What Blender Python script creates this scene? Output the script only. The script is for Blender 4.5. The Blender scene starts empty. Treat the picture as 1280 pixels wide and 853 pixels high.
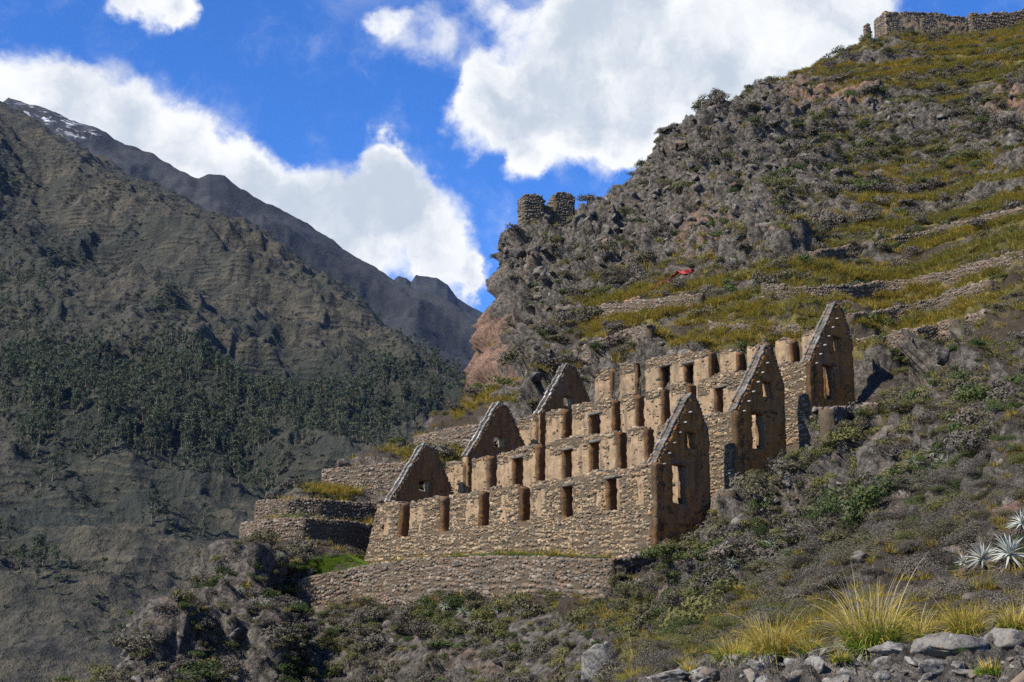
import bpy, bmesh, math, random
import numpy as np
from mathutils import Vector, Matrix

random.seed(7); RNG = np.random.default_rng(7)
SC = bpy.context.scene
COL = SC.collection
FPX, PITCH, CX, CY = 1900.0, math.radians(12.63), 640.0, 426.5

# ---------------------------------------------------------------- camera
cam_d = bpy.data.cameras.new('camera'); cam = bpy.data.objects.new('camera', cam_d); COL.objects.link(cam)
cam_d.sensor_width = 36.0; cam_d.lens = 36.0 * FPX / 1280.0
cam_d.clip_start = 0.3; cam_d.clip_end = 30000.0
cam.location = (0, 0, 0); cam.rotation_euler = (math.pi / 2 + PITCH, 0, 0)
SC.camera = cam

# ---------------------------------------------------------------- sun and exposure
SUN_AZ = (-0.86, -0.51)      # plan direction towards the sun
SUN_EL = math.radians(43)
sl = bpy.data.lights.new('sun', 'SUN'); sl.energy = 5.0; sl.angle = math.radians(0.53); sl.color = (1.0, 0.93, 0.82)
sun = bpy.data.objects.new('sun', sl); COL.objects.link(sun)
_n = math.hypot(*SUN_AZ)
SUN_DIR = Vector((SUN_AZ[0] / _n * math.cos(SUN_EL), SUN_AZ[1] / _n * math.cos(SUN_EL), math.sin(SUN_EL)))
sun.rotation_euler = SUN_DIR.to_track_quat('Z', 'Y').to_euler()
SC.view_settings.view_transform = 'Standard'; SC.view_settings.look = 'None'
SC.view_settings.exposure = 1.0; SC.view_settings.gamma = 1.0; SC.view_settings.use_curve_mapping = False
SC.cycles.use_denoising = False
SC.cycles.max_bounces = 4; SC.cycles.diffuse_bounces = 2; SC.cycles.volume_bounces = 0
SC.cycles.transparent_max_bounces = 6

# ---------------------------------------------------------------- pixels to rays
def ray(px, py):
    dx = px - CX; dy = CY - py
    return np.array([dx, FPX * math.cos(PITCH) - dy * math.sin(PITCH), FPX * math.sin(PITCH) + dy * math.cos(PITCH)])
def P(px, py, Y):
    v = ray(px, py); return v * (Y / v[1])
def Pz(px, py, z):
    v = ray(px, py); return v * (z / v[2])
def project(w):
    x, y, z = w[..., 0], w[..., 1], w[..., 2]
    d = y * math.cos(PITCH) + z * math.sin(PITCH); u = -y * math.sin(PITCH) + z * math.cos(PITCH)
    return CX + FPX * x / d, CY - FPX * u / d

# ---------------------------------------------------------------- sky
def build_world():
    w = bpy.data.worlds.new('World'); SC.world = w; w.use_nodes = True
    nt = w.node_tree; N = nt.nodes; L = nt.links; N.clear()
    out = N.new('ShaderNodeOutputWorld'); bg = N.new('ShaderNodeBackground'); L.new(bg.outputs[0], out.inputs[0])
    bg.inputs[1].default_value = 0.06
    sky = N.new('ShaderNodeTexSky'); sky.sky_type = 'NISHITA'; sky.sun_disc = False
    sky.sun_elevation = SUN_EL; sky.sun_rotation = math.atan2(SUN_DIR.x, SUN_DIR.y)
    sky.altitude = 2800; sky.air_density = 1.0; sky.dust_density = 0.3; sky.ozone_density = 3.0
    def math_(op, a, b=None, clamp=False):
        n = N.new('ShaderNodeMath'); n.operation = op; n.use_clamp = clamp
        for i, v in enumerate((a, b)):
            if v is None: continue
            if isinstance(v, (int, float)): n.inputs[i].default_value = v
            else: L.new(v, n.inputs[i])
        return n.outputs[0]
    def vmath(op, a, b):
        n = N.new('ShaderNodeVectorMath'); n.operation = op
        for i, v in enumerate((a, b)):
            if isinstance(v, (tuple, list, np.ndarray)): n.inputs[i].default_value = tuple(v)
            else: L.new(v, n.inputs[i])
        return n
    def noise(vec, scale, detail, rough, dist=0.0):
        n = N.new('ShaderNodeTexNoise'); n.inputs['Scale'].default_value = scale; n.inputs['Detail'].default_value = detail
        n.inputs['Roughness'].default_value = rough; n.inputs['Distortion'].default_value = dist
        L.new(vec, n.inputs['Vector']); return n
    def ramp(v, lo, hi):
        n = N.new('ShaderNodeMapRange'); n.interpolation_type = 'SMOOTHSTEP'; n.clamp = True
        n.inputs['From Min'].default_value = lo; n.inputs['From Max'].default_value = hi
        L.new(v, n.inputs['Value']); return n.outputs[0]
    tc = N.new('ShaderNodeTexCoord'); D = tc.outputs['Generated']
    # cumulus masses: (pixel x, pixel y, radius in pixels); each is a round puff in the sky
    puffs = [(-60, 150, 95), (40, 130, 80), (110, 160, 88), (190, 185, 90), (250, 205, 84), (300, 215, 62), (330, 265, 85),
             (400, 275, 85), (470, 240, 68), (462, 205, 42), (520, 275, 70), (555, 318, 58), (430, 330, 80), (590, 335, 30), (-150, 130, 110),
             (195, 5, 42), (150, -8, 35), (230, 20, 30),
             (515, 45, 52), (570, 68, 50), (480, 38, 26), (625, 18, 46), (608, 100, 44),
             (700, 60, 90), (640, 120, 72), (600, 150, 50), (690, 150, 75), (760, 90, 110), (760, 165, 60), (850, 110, 95),
             (860, 30, 120), (800, 170, 36), (960, 60, 110), (940, -40, 120), (1060, 20, 80), (760, 0, 100), (1050, -90, 110), (660, 195, 38), (640, 230, 0.5), (1000, 120, 70)]
    fld = None
    wn = noise(D, 9.0, 7.0, 0.62)
    off = vmath('SCALE', vmath('SUBTRACT', wn.outputs['Color'], (0.5, 0.5, 0.5)).outputs[0], (0, 0, 0)); off.inputs['Scale'].default_value = 0.085
    DW = vmath('ADD', D, off.outputs[0]).outputs[0]
    for (x, y, r) in puffs:
        c = ray(x, y); c = c / np.linalg.norm(c); rr = r / FPX
        d = vmath('DISTANCE', DW, c).outputs['Value']
        m = math_('MULTIPLY_ADD', d, -1.0 / rr); m.node.inputs[2].default_value = 1.0
        m = math_('MAXIMUM', m, 0.0)
        m = math_('MINIMUM', m, 0.5)
        if 460 < x < 640 and y < 118: m = math_('MULTIPLY', m, 0.48)
        fld = m if fld is None else math_('ADD', fld, m)
    # beyond the frame the same broken cumulus goes on
    fr = ray(640, 300); fr = fr / np.linalg.norm(fr)
    away = ramp(vmath('DISTANCE', D, fr).outputs['Value'], 0.42, 0.62)
    gen = noise(D, 3.2, 4.0, 0.55)
    g2 = math_('MULTIPLY', math_('MULTIPLY', ramp(gen.outputs['Fac'], 0.62, 0.78), 0.7), away)
    fld = math_('ADD', fld, g2)
    fine = noise(D, 26.0, 8.0, 0.62, 0.3)
    f2 = math_('ADD', fld, math_('MULTIPLY', math_('SUBTRACT', fine.outputs['Fac'], 0.5), 0.80))
    mask = math_('POWER', ramp(f2, -0.04, 0.54), 1.3)
    wisp = noise(D, 7.0, 8.0, 0.6, 0.8)
    mask = math_('MAXIMUM', mask, math_('MULTIPLY', ramp(wisp.outputs['Fac'], 0.52, 0.80), 0.42))
    # cloud tone: bright tops, pale grey-blue hollows
    tone = noise(DW, 9.0, 7.0, 0.58)
    t = ramp(math_('SUBTRACT', tone.outputs['Fac'], math_('MULTIPLY', ramp(fld, 0.35, 1.3), 0.13)), 0.28, 0.50)
    cm = N.new('ShaderNodeMix'); cm.data_type = 'RGBA'; L.new(t, cm.inputs['Factor'])
    cm.inputs['A'].default_value = (4.9, 5.5, 6.3, 1); cm.inputs['B'].default_value = (8.4, 8.5, 8.6, 1)
    hs = N.new('ShaderNodeHueSaturation'); hs.inputs['Saturation'].default_value = 1.24; hs.inputs['Value'].default_value = 1.42
    L.new(sky.outputs[0], hs.inputs['Color'])
    mx = N.new('ShaderNodeMix'); mx.data_type = 'RGBA'; L.new(mask, mx.inputs['Factor'])
    gn = N.new('ShaderNodeMix'); gn.data_type = 'RGBA'; gn.blend_type = 'MULTIPLY'; gn.inputs['Factor'].default_value = 1.0; L.new(hs.outputs[0], gn.inputs['A']); gn.inputs['B'].default_value = (0.95, 1.06, 1.40, 1)
    L.new(gn.outputs['Result'], mx.inputs['A']); L.new(cm.outputs['Result'], mx.inputs['B'])
    L.new(mx.outputs['Result'], bg.inputs[0])
build_world()

# ---------------------------------------------------------------- noise
def _hash(ix, iy, iz, seed):
    h = (ix.astype(np.int64) * 374761393 + iy.astype(np.int64) * 668265263 + iz.astype(np.int64) * 2147483647 + seed * 974634777) & 0xffffffff
    h = ((h ^ (h >> 13)) * 1274126177) & 0xffffffff
    h = ((h ^ (h >> 16)) * 2246822519) & 0xffffffff
    return (h ^ (h >> 15)) & 0xffffffff
def vnoise(p, seed=0):
    """smooth value noise in 3D, about -1..1"""
    f = np.floor(p); t = p - f; t = t * t * t * (t * (t * 6 - 15) + 10); f = f.astype(np.int64)
    r = 0
    for dx in (0, 1):
        wx = t[:, 0] if dx else 1 - t[:, 0]
        for dy in (0, 1):
            wy = t[:, 1] if dy else 1 - t[:, 1]
            for dz in (0, 1):
                wz = t[:, 2] if dz else 1 - t[:, 2]
                r = r + wx * wy * wz * (_hash(f[:, 0] + dx, f[:, 1] + dy, f[:, 2] + dz, seed) / 2147483648.0 - 1)
    return r
def sub_cell(p, m, sc, seed, wf=0, wa=0, ws=0):
    '''cellular noise only where it is used'''
    a = np.full(len(p), .5); b = np.full(len(p), .7); q = p[m]
    if len(q):
        r = q * np.asarray(sc)
        if wa: r = r + wa * np.stack([fbm(q * wf, 2, ws)] * 3, 1)
        a[m], b[m] = cell(r, seed)
    return a, b
def fbm(p, oct=4, seed=0, gain=0.5, ridged=False):
    a = 1.0; s = 0; q = p.copy(); tot = 0
    for o in range(oct):
        n = vnoise(q, seed + o * 17)
        if ridged: n = 1 - 2 * np.abs(n)
        s = s + a * n; tot += a; a *= gain; q = q * 2.03 + 11.7
    return s / tot
def cell(p, seed=0):
    """cellular noise in 3D: F1, F2"""
    f = np.floor(p).astype(np.int64); f1 = np.full(len(p), 9.0); f2 = np.full(len(p), 9.0)
    for dx in (-1, 0, 1):
        for dy in (-1, 0, 1):
            for dz in (-1, 0, 1):
                c = f + np.array([dx, dy, dz])
                h = _hash(c[:, 0], c[:, 1], c[:, 2], seed)
                o = np.stack([(h & 1023), (h >> 10) & 1023, (h >> 20) & 1023], 1) / 1023.0
                d = np.sqrt(((c + o - p) ** 2).sum(1))
                m = d < f1
                f2 = np.where(m, f1, np.minimum(f2, d)); f1 = np.where(m, d, f1)
    return f1, f2

# ---------------------------------------------------------------- materials
class MT:
    """small node-tree helper"""
    def __init__(s, name):
        s.m = bpy.data.materials.new(name); s.m.use_nodes = True
        s.N = s.m.node_tree.nodes; s.L = s.m.node_tree.links; s.N.clear()
        s.out = s.N.new('ShaderNodeOutputMaterial'); s.b = s.N.new('ShaderNodeBsdfPrincipled')
        s.L.new(s.b.outputs[0], s.out.inputs[0])
        s.b.inputs['Roughness'].default_value = 0.9; s.b.inputs['Specular IOR Level'].default_value = 0.25
    def put(s, inp, v):
        if isinstance(v, (int, float)): inp.default_value = v
        elif isinstance(v, (tuple, list)): inp.default_value = tuple(v) + ((1,) if len(v) == 3 and inp.type == 'RGBA' else ())
        else: s.L.new(v, inp)
    def noise(s, scale, detail=5, rough=0.6, dist=0.0, vec=None):
        n = s.N.new('ShaderNodeTexNoise'); n.inputs['Scale'].default_value = scale; n.inputs['Detail'].default_value = detail
        n.inputs['Roughness'].default_value = rough; n.inputs['Distortion'].default_value = dist
        s.L.new(vec if vec is not None else s.pos(), n.inputs['Vector']); return n.outputs['Fac']
    def pos(s):
        if not hasattr(s, '_p'): s._p = s.N.new('ShaderNodeNewGeometry')
        return s._p.outputs['Position']
    def geo(s, o): s.pos(); return s._p.outputs[o]
    def scaled(s, v):
        n = s.N.new('ShaderNodeVectorMath'); n.operation = 'MULTIPLY'; s.L.new(s.pos(), n.inputs[0]); n.inputs[1].default_value = v; return n.outputs[0]
    def math(s, op, a, b=0.0, clamp=False):
        n = s.N.new('ShaderNodeMath'); n.operation = op; n.use_clamp = clamp; s.put(n.inputs[0], a); s.put(n.inputs[1], b); return n.outputs[0]
    def ramp(s, v, lo, hi, a=0.0, b=1.0):
        n = s.N.new('ShaderNodeMapRange'); n.interpolation_type = 'SMOOTHSTEP'
        for k, x in (('From Min', lo), ('From Max', hi), ('To Min', a), ('To Max', b)): n.inputs[k].default_value = x
        s.put(n.inputs['Value'], v); return n.outputs[0]
    def mix(s, f, a, b, mode='MIX'):
        n = s.N.new('ShaderNodeMix'); n.data_type = 'RGBA'; n.blend_type = mode
        s.put(n.inputs['Factor'], f); s.put(n.inputs['A'], a); s.put(n.inputs['B'], b); return n.outputs['Result']
    def attr(s, name):
        n = s.N.new('ShaderNodeAttribute'); n.attribute_name = name; return n.outputs['Fac']
    def rnd(s):
        n = s.N.new('ShaderNodeObjectInfo'); return n.outputs['Random']
    def sep(s, v, i):
        n = s.N.new('ShaderNodeSeparateXYZ'); s.L.new(v, n.inputs[0]); return n.outputs[i]
    def bump(s, h, strength=0.5, dist=0.1):
        n = s.N.new('ShaderNodeBump'); n.inputs['Strength'].default_value = strength; n.inputs['Distance'].default_value = dist
        s.put(n.inputs['Height'], h); s.L.new(n.outputs[0], s.b.inputs['Normal'])
    def color(s, c): s.put(s.b.inputs['Base Color'], c); return s

def mat_terrain():
    s = MT('hillside')
    rocky, grass, pink, green = s.attr('rocky'), s.attr('grass'), s.attr('pink'), s.attr('green')
    n1 = s.noise(0.35, 6, 0.65); n2 = s.noise(2.2, 6, 0.7); n3 = s.noise(0.09, 4, 0.6); n4 = s.noise(9.0, 4, 0.7)
    rock = s.mix(s.ramp(n2, 0.35, 0.7), (0.022, 0.019, 0.015), (0.158, 0.138, 0.113))
    brown = s.mix(s.ramp(n2, 0.3, 0.7), (0.09, 0.055, 0.038), (0.25, 0.155, 0.105))
    rock = s.mix(s.ramp(n4, 0.56, 0.70, 0, 0.85), rock, (0.014, 0.013, 0.012)); rock = s.mix(s.ramp(n4, 0.30, 0.42, 0.7, 0.0), rock, (0.245, 0.218, 0.182))
    rock = s.mix(s.ramp(s.math('ADD', s.math('MULTIPLY', pink, 0.42), n1), 0.58, 0.80), rock, brown)
    soil = s.mix(n2, (0.022, 0.017, 0.011), (0.065, 0.049, 0.032))
    gr = s.mix(s.ramp(n1, 0.38, 0.62), (0.075, 0.066, 0.022), (0.17, 0.135, 0.04))
    gr = s.mix(green, gr, (0.07, 0.12, 0.018))
    base = s.mix(s.ramp(s.math('ADD', grass, s.math('MULTIPLY', s.math('SUBTRACT', n2, 0.5), 0.8)), 0.35, 0.6), soil, gr)
    slope = s.ramp(s.sep(s.geo('Normal'), 2), 0.45, 0.75, 1.0, 0.0)
    rk = s.math('ADD', rocky, s.math('MULTIPLY', s.math('SUBTRACT', n1, 0.5), 1.0))
    rk = s.math('ADD', rk, s.math('MULTIPLY', slope, 0.45))
    s.color(s.mix(s.ramp(rk, 0.42, 0.58), base, rock))
    s.bump(s.math('ADD', s.math('MULTIPLY', n4, 0.6), n2), 1.0, 0.4)
    return s.m
def mat_mountain():
    s = MT('mountain_slope')
    wood = s.attr('wood'); dark = s.attr('dark')
    n1 = s.noise(0.006, 7, 0.65); n2 = s.noise(0.05, 6, 0.7); n3 = s.noise(0.3, 4, 0.7)
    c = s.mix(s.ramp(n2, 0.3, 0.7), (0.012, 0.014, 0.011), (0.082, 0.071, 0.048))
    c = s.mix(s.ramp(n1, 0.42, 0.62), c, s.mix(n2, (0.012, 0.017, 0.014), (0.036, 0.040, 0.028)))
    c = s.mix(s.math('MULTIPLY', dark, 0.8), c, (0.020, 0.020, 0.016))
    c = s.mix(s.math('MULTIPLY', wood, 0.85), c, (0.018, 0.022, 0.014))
    # trails worn along the contour
    zz = s.math('ADD', s.sep(s.pos(), 2), s.math('MULTIPLY', s.noise(0.004, 5, 0.55), 60.0))
    st = s.math('SINE', s.math('MULTIPLY', zz, 0.85)); st = s.math('MULTIPLY', st, s.ramp(s.noise(0.02, 3), 0.4, 0.62)); s.color(s.mix(s.ramp(st, 0.3, 0.95, 0, 0.3), c, (0.11, 0.092, 0.06)))
    s.bump(s.math('ADD', s.math('MULTIPLY', n2, 3.0), s.math('ADD', s.math('MULTIPLY', st, 0.3), s.math('MULTIPLY', n3, 1.2))), 1.0, 4.0)
    return s.m
def mat_peak():
    s = MT('peak_rock')
    n1 = s.noise(0.004, 8, 0.65); n2 = s.noise(0.03, 6, 0.7)
    c = s.mix(s.ramp(n1, 0.4, 0.62), (0.010, 0.012, 0.015), (0.028, 0.030, 0.031))
    snow = s.math('MULTIPLY', s.attr('snow'), s.ramp(n2, 0.53, 0.58))
    s.color(s.mix(snow, c, (0.8, 0.82, 0.85)))
    s.bump(n2, 1.0, 8.0)
    return s.m
def mat_stone(name, lo, hi, warm, scale=6.0):
    s = MT(name)
    r = s.geo('Random Per Island'); n = s.noise(scale, 5, 0.7); n2 = s.noise(0.5, 4)
    c = s.mix(r, lo, hi)
    c = s.mix(s.ramp(s.math('FRACT', s.math('MULTIPLY', r, 7.3)), 0.62, 0.75), c, warm)
    c = s.mix(s.ramp(n, 0.55, 0.75), c, (0.05, 0.048, 0.042))
    st = s.noise(1.0, 5, 0.65, 0, s.scaled((1.6, 1.6, 0.22)))
    c = s.mix(s.ramp(n2, 0.5, 0.7, 0.0, 0.6), c, (0.06, 0.055, 0.046)); c = s.mix(s.ramp(st, 0.5, 0.62, 0.0, 0.55), c, (0.07, 0.06, 0.048))
    s.color(c); s.bump(n, 0.6, 0.06)
    return s.m
def mat_plaster(name='mud_plaster', A=(0.17, 0.113, 0.062), B=(0.265, 0.19, 0.113), D=(0.10, 0.075, 0.052)):
    s = MT(name)
    n = s.noise(2.5, 6, 0.7); n2 = s.noise(12, 5, 0.7); n3 = s.noise(0.35, 4)
    st = s.noise(1.0, 5, 0.65, 0, s.scaled((2.6, 2.6, 0.35)))
    c = s.mix(s.ramp(n, 0.3, 0.7), A, B)
    c = s.mix(s.ramp(st, 0.48, 0.64, 0.0, 0.85), c, D)
    c = s.mix(s.ramp(n2, 0.60, 0.70), c, (0.055, 0.042, 0.03))
    c = s.mix(s.ramp(n3, 0.5, 0.7, 0.0, 0.5), c, (0.15, 0.11, 0.075))
    s.color(c); s.bump(s.math('ADD', n, s.math('MULTIPLY', n2, 0.6)), 0.8, 0.08)
    return s.m
def mat_rock(name='boulder_rock', a=(0.12, 0.115, 0.11), b=(0.31, 0.30, 0.285), w=(0.24, 0.15, 0.105), sc=1.0):
    s = MT(name)
    n = s.noise(1.8 * sc, 7, 0.7); n2 = s.noise(7 * sc, 5, 0.7); r = s.rnd()
    c = s.mix(s.ramp(n, 0.35, 0.68), a, b)
    c = s.mix(s.ramp(s.math('ADD', n, s.math('MULTIPLY', r, 0.35)), 0.78, 0.9), c, w)
    c = s.mix(s.ramp(n2, 0.6, 0.72, 0, 0.8), c, (0.045, 0.043, 0.04))
    c = s.mix(s.ramp(n2, 0.30, 0.40, 0.7, 0.0), c, (0.33, 0.33, 0.30))
    s.color(c); s.bump(s.math('ADD', n, s.math('MULTIPLY', n2, 0.4)), 0.9, 0.15 / sc)
    return s.m
def mat_leaf(name, a, b, tip=None, trans=0.25):
    s = MT(name)
    r = s.rnd(); i = s.geo('Random Per Island'); n = s.noise(0.12, 3)
    c = s.mix(s.math('ADD', s.math('MULTIPLY', r, 0.6), s.math('MULTIPLY', i, 0.4)), a, b)
    if tip: c = s.mix(s.ramp(s.math('ADD', n, s.math('MULTIPLY', s.math('SUBTRACT', r, 0.5), 0.3)), 0.48, 0.62), c, tip)
    s.color(c); s.b.inputs['Roughness'].default_value = 0.75
    if trans:
        t = s.N.new('ShaderNodeBsdfTranslucent'); s.put(t.inputs[0], c)
        m = s.N.new('ShaderNodeMixShader'); m.inputs[0].default_value = trans
        s.L.new(s.b.outputs[0], m.inputs[1]); s.L.new(t.outputs[0], m.inputs[2]); s.L.new(m.outputs[0], s.out.inputs[0])
    return s.m
def mat_plain(name, c, rough=0.8):
    s = MT(name); n = s.noise(9, 4); s.color(s.mix(n, tuple(x * 0.75 for x in c), tuple(min(1, x * 1.2) for x in c)))
    s.b.inputs['Roughness'].default_value = rough; return s.m

# ---------------------------------------------------------------- mesh helpers
def mesh_np(name, verts, faces, mat=None, smooth=False, attrs=None):
    """verts (n,3), faces (m,4) or (m,3) arrays -> mesh"""
    me = bpy.data.meshes.new(name); verts = np.asarray(verts, np.float32); faces = np.asarray(faces, np.int32)
    k = faces.shape[1]
    me.vertices.add(len(verts)); me.vertices.foreach_set('co', verts.ravel())
    me.loops.add(faces.size); me.loops.foreach_set('vertex_index', faces.ravel())
    me.polygons.add(len(faces)); me.polygons.foreach_set('loop_start', np.arange(0, faces.size, k, dtype=np.int32))
    me.polygons.foreach_set('loop_total', np.full(len(faces), k, np.int32))
    if smooth: me.polygons.foreach_set('use_smooth', np.ones(len(faces), bool))
    for n, v in (attrs or {}).items():
        at = me.attributes.new(n, 'FLOAT', 'POINT'); at.data.foreach_set('value', np.asarray(v, np.float32))
    me.update(calc_edges=True); me.validate()
    if mat: me.materials.append(mat)
    return me
def link(name, me, parent=None, loc=None, rot=None, scale=None):
    o = bpy.data.objects.new(name, me); COL.objects.link(o)
    if parent: o.parent = parent
    if loc is not None: o.location = loc
    if rot is not None: o.rotation_euler = rot
    if scale is not None: o.scale = (scale,) * 3 if isinstance(scale, (int, float)) else scale
    return o
def tag(o, label=None, cat=None, group=None, kind=None):
    for k, v in (('label', label), ('category', cat), ('group', group), ('kind', kind)):
        if v: o[k] = v
    return o
def grid_faces(ni, nj):
    i, j = np.meshgrid(np.arange(ni - 1), np.arange(nj - 1), indexing='ij'); a = (i * nj + j).ravel()
    return np.stack([a, a + nj, a + nj + 1, a + 1], 1)
def interp(x, xs, ys): return np.interp(x, xs, ys)
def sstep(x, lo, hi):
    t = np.clip((x - lo) / (hi - lo), 0, 1); return t * t * (3 - 2 * t)
class TPS:
    def __init__(s, pts, vals, lam=1e-3):
        s.p = np.asarray(pts, float); n = len(s.p)
        K = s.k(np.linalg.norm(s.p[:, None] - s.p[None], axis=2)) + lam * np.eye(n)
        Q = np.hstack([np.ones((n, 1)), s.p]); A = np.block([[K, Q], [Q.T, np.zeros((3, 3))]])
        w = np.linalg.solve(A, np.concatenate([vals, np.zeros(3)])); s.w = w[:n]; s.c = w[n:]
    @staticmethod
    def k(r): return r * r * np.log(np.maximum(r, 1e-9))
    def __call__(s, q):
        out = s.c[0] + q @ s.c[1:]
        for i in range(0, len(q), 60000):
            r = np.linalg.norm(q[i:i + 60000, None] - s.p[None], axis=2); out[i:i + 60000] += s.k(r) @ s.w
        return out

# ---------------------------------------------------------------- frame of the storehouses
O3 = P(818, 690, 84.0); OZ = O3[2]
TH = math.radians(49.43)
E1 = np.array([-math.cos(TH), math.sin(TH), 0]); E2 = np.array([math.sin(TH), math.cos(TH), 0]); EZ = np.array([0, 0, 1.0])
SP, RISE, SHIFT, LEN = 6.4, 3.67, 0.46, 25.05
def W(a, u, z): return O3 + a * E1 + u * E2 + z * EZ
def to_au(xy):
    d = xy - O3[:2]; return d @ E1[:2], d @ E2[:2]

# ---------------------------------------------------------------- hill terrain
def px_of_az(x, y): return CX + FPX * np.cos(PITCH) * x / y   # rough column of a plan position

# terraces: outline by the top edge of each wall (pixels), level and wall height
def topline(pts, z): return np.array([Pz(px, py, OZ + z) for px, py in pts])
TERR = {}
def terrace_line(key, pts, z, hgt): TERR[key] = (topline(pts, z) if z is not None else np.array([P(*q) for q in pts]), z, hgt)
terrace_line('low', [(368, 727, 97), (395, 721, 96.5), (450, 709, 95), (500, 702, 92.5), (560, 698, 89.5), (620, 696, 86.5), (690, 698, 83.3), (765, 701, 80.5)], None, 2.1)
terrace_line('side_low', [(300, 655), (330, 650), (380, 648), (430, 652), (474, 657)], 4.0, 1.7)
terrace_line('side_mid', [(319, 627), (360, 624), (400, 625), (440, 628), (486, 631)], 6.0, 1.6)
terrace_line('side_high', [(402, 588), (450, 583), (480, 581), (512, 578)], 9.3, 1.7)
terrace_line('side_top', [(517, 546), (540, 541), (570, 535), (612, 529)], 12.9, 1.6)

ctrl = []
def C(px, py, Y): ctrl.append(P(px, py, Y))
# right edge and beyond
for px, rows in {
    1280: [(853, 9.5), (805, 12.5), (785, 14), (750, 16), (700, 21), (640, 28), (600, 34), (500, 52), (400, 80), (300, 115), (200, 150), (100, 190), (35, 226)],
    1200: [(853, 10.5), (808, 13), (790, 14.5), (760, 17), (700, 25), (640, 38), (560, 58), (500, 71), (430, 89), (350, 112), (250, 148), (120, 196), (52, 224)],
    1100: [(858, 11.5), (815, 13.5), (795, 15.2), (765, 18), (720, 28), (690, 36), (640, 50), (560, 73), (500, 91), (450, 100), (380, 117), (300, 138), (200, 172), (110, 205), (55, 222)],
    1000: [(858, 12.3), (822, 14.2), (808, 15.5), (790, 19), (740, 40), (700, 52), (640, 66), (590, 80), (400, 107), (340, 124), (260, 152), (150, 195), (95, 212)],
    900: [(862, 13.2), (832, 14.8), (822, 16), (815, 20), (790, 40), (740, 55), (690, 70), (650, 79), (425, 108), (380, 121), (300, 148), (200, 185), (150, 203)],
    840: [(870, 13.5), (850, 15.2), (845, 17), (845, 25), (830, 45), (780, 60), (720, 74), (690, 81), (428, 113), (370, 130), (300, 158), (230, 185), (180, 203)],
    770: [(890, 14), (868, 15.5), (870, 18), (890, 30), (853, 54), (800, 66), (755, 77), (434, 116), (400, 125), (350, 143), (300, 170), (266, 192)],
    690: [(930, 15), (960, 25), (920, 58), (853, 73), (800, 77), (450, 124), (400, 142), (350, 158), (296, 180)],
    600: [(1000, 20), (960, 60), (853, 80), (800, 83), (515, 130), (450, 144), (400, 154)],
    480: [(1050, 30), (960, 72), (853, 87), (800, 90)],
    380: [(1100, 40), (970, 75), (853, 90), (800, 93)],
    280: [(1100, 50), (960, 76), (853, 86.5), (790, 90), (735, 94.5), (690, 101)],
    420: [(690, 101), (670, 103)], 340: [(800, 89.5), (757, 92), (725, 95), (690, 101)],
    190: [(1000, 70), (853, 83), (800, 88)],
    }.items():
    for py, Y in rows: C(px, py, Y)
for py, Y in [(853, 8), (740, 14), (640, 22), (540, 34), (440, 55), (340, 85), (240, 120), (140, 165), (40, 210), (-30, 245)]: C(1480, py, Y)
# ridge line, then the far side falling away
RIDGE = [(655, 288, 178), (690, 292, 182), (720, 276, 187), (770, 264, 194), (800, 240, 199), (830, 198, 204), (845, 176, 207), (900, 143, 211), (960, 110, 216), (1040, 72, 221),
         (1100, 48, 226), (1160, 46, 229), (1220, 46, 230), (1285, 12, 240), (1480, -70, 260)]
for px, py, Y in RIDGE:
    C(px, py, Y)
    q = P(px, py, Y); k = 1 + 22.0 / Y; ctrl.append(np.array([q[0] * k, q[1] * k, q[2] - 5])); k = 1 + 75.0 / Y
    ctrl.append(np.array([q[0] * k, q[1] * k, q[2] - 35]))
# ground below and beside the storehouses
for a in (-1.5, 6, 13, 20, 26.5):
    for u in (0, 3.2, 6.4, 10, 13, 16, 18.5): ctrl.append(W(a, u, 0.6 * u - (0.3 if a > 0 else .9) + 0.02 * max(a, 0)))
for a in (0, 12, 22, 28): ctrl.append(W(a, 20.6, 15.2))
for a in (-5,):
    for u in (0, 5, 10, 15, 19): ctrl.append(W(a, u, 0.62 * u - 1.5))
ctrl.append(W(33, 2, 2.2)); ctrl.append(W(33, 8, 6.5)); ctrl.append(W(33, 16, 11)); ctrl.append(W(31, 0, 1.0))
ctrl.append(np.array([0, 0, -1.6])); ctrl.append(np.array([-4, 1, -2.0])); ctrl.append(np.array([4, 1, -1.2])); ctrl.append(np.array([0, 6, -0.9])); ctrl.append(np.array([-4, 9, -2.2])); ctrl.append(np.array([-10, 14, -6]))
def toward(v, m): h = np.hypot(v[0], v[1]); return np.array([v[0] * (1 - m / h), v[1] * (1 - m / h), v[2]])
for key, (ln, lv, hg) in TERR.items():
    for v in ln[::2]:
        w = toward(v, .5); w[2] = v[2] - hg + .1; ctrl.append(w)
        w = toward(v, -1.2); w[2] = v[2]; ctrl.append(w)
        if key == 'low': w = toward(v, 2.2); w[2] = v[2] - hg - .7; ctrl.append(w)
ctrl = np.array(ctrl)
def lp(x, y):
    r = np.hypot(x, y) + 6.0; return np.stack([np.arctan2(x, y + 6.0) * 2.6, np.log(r)], -1)
_tps = TPS(lp(ctrl[:, 0], ctrl[:, 1]), ctrl[:, 2], 2e-3)
# left brink of the spur (plan), from its outline in the valley view
EDGE = np.array([P(*q) for q in [(60, 930, 78), (190, 853, 86), (255, 765, 92), (288, 712, 98), (312, 664, 105), (326, 640, 109), (400, 592, 118), (515, 549, 126),
                                 (612, 512, 133), (622, 450, 146), (634, 384, 160), (660, 303, 175), (668, 286, 180), (690, 285, 205), (700, 300, 260)]])
def edge_x(y): return np.interp(y, np.concatenate([[-20, 20, 55], EDGE[:, 1]]), np.concatenate([[-14, -22, -30], EDGE[:, 0]]))

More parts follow.
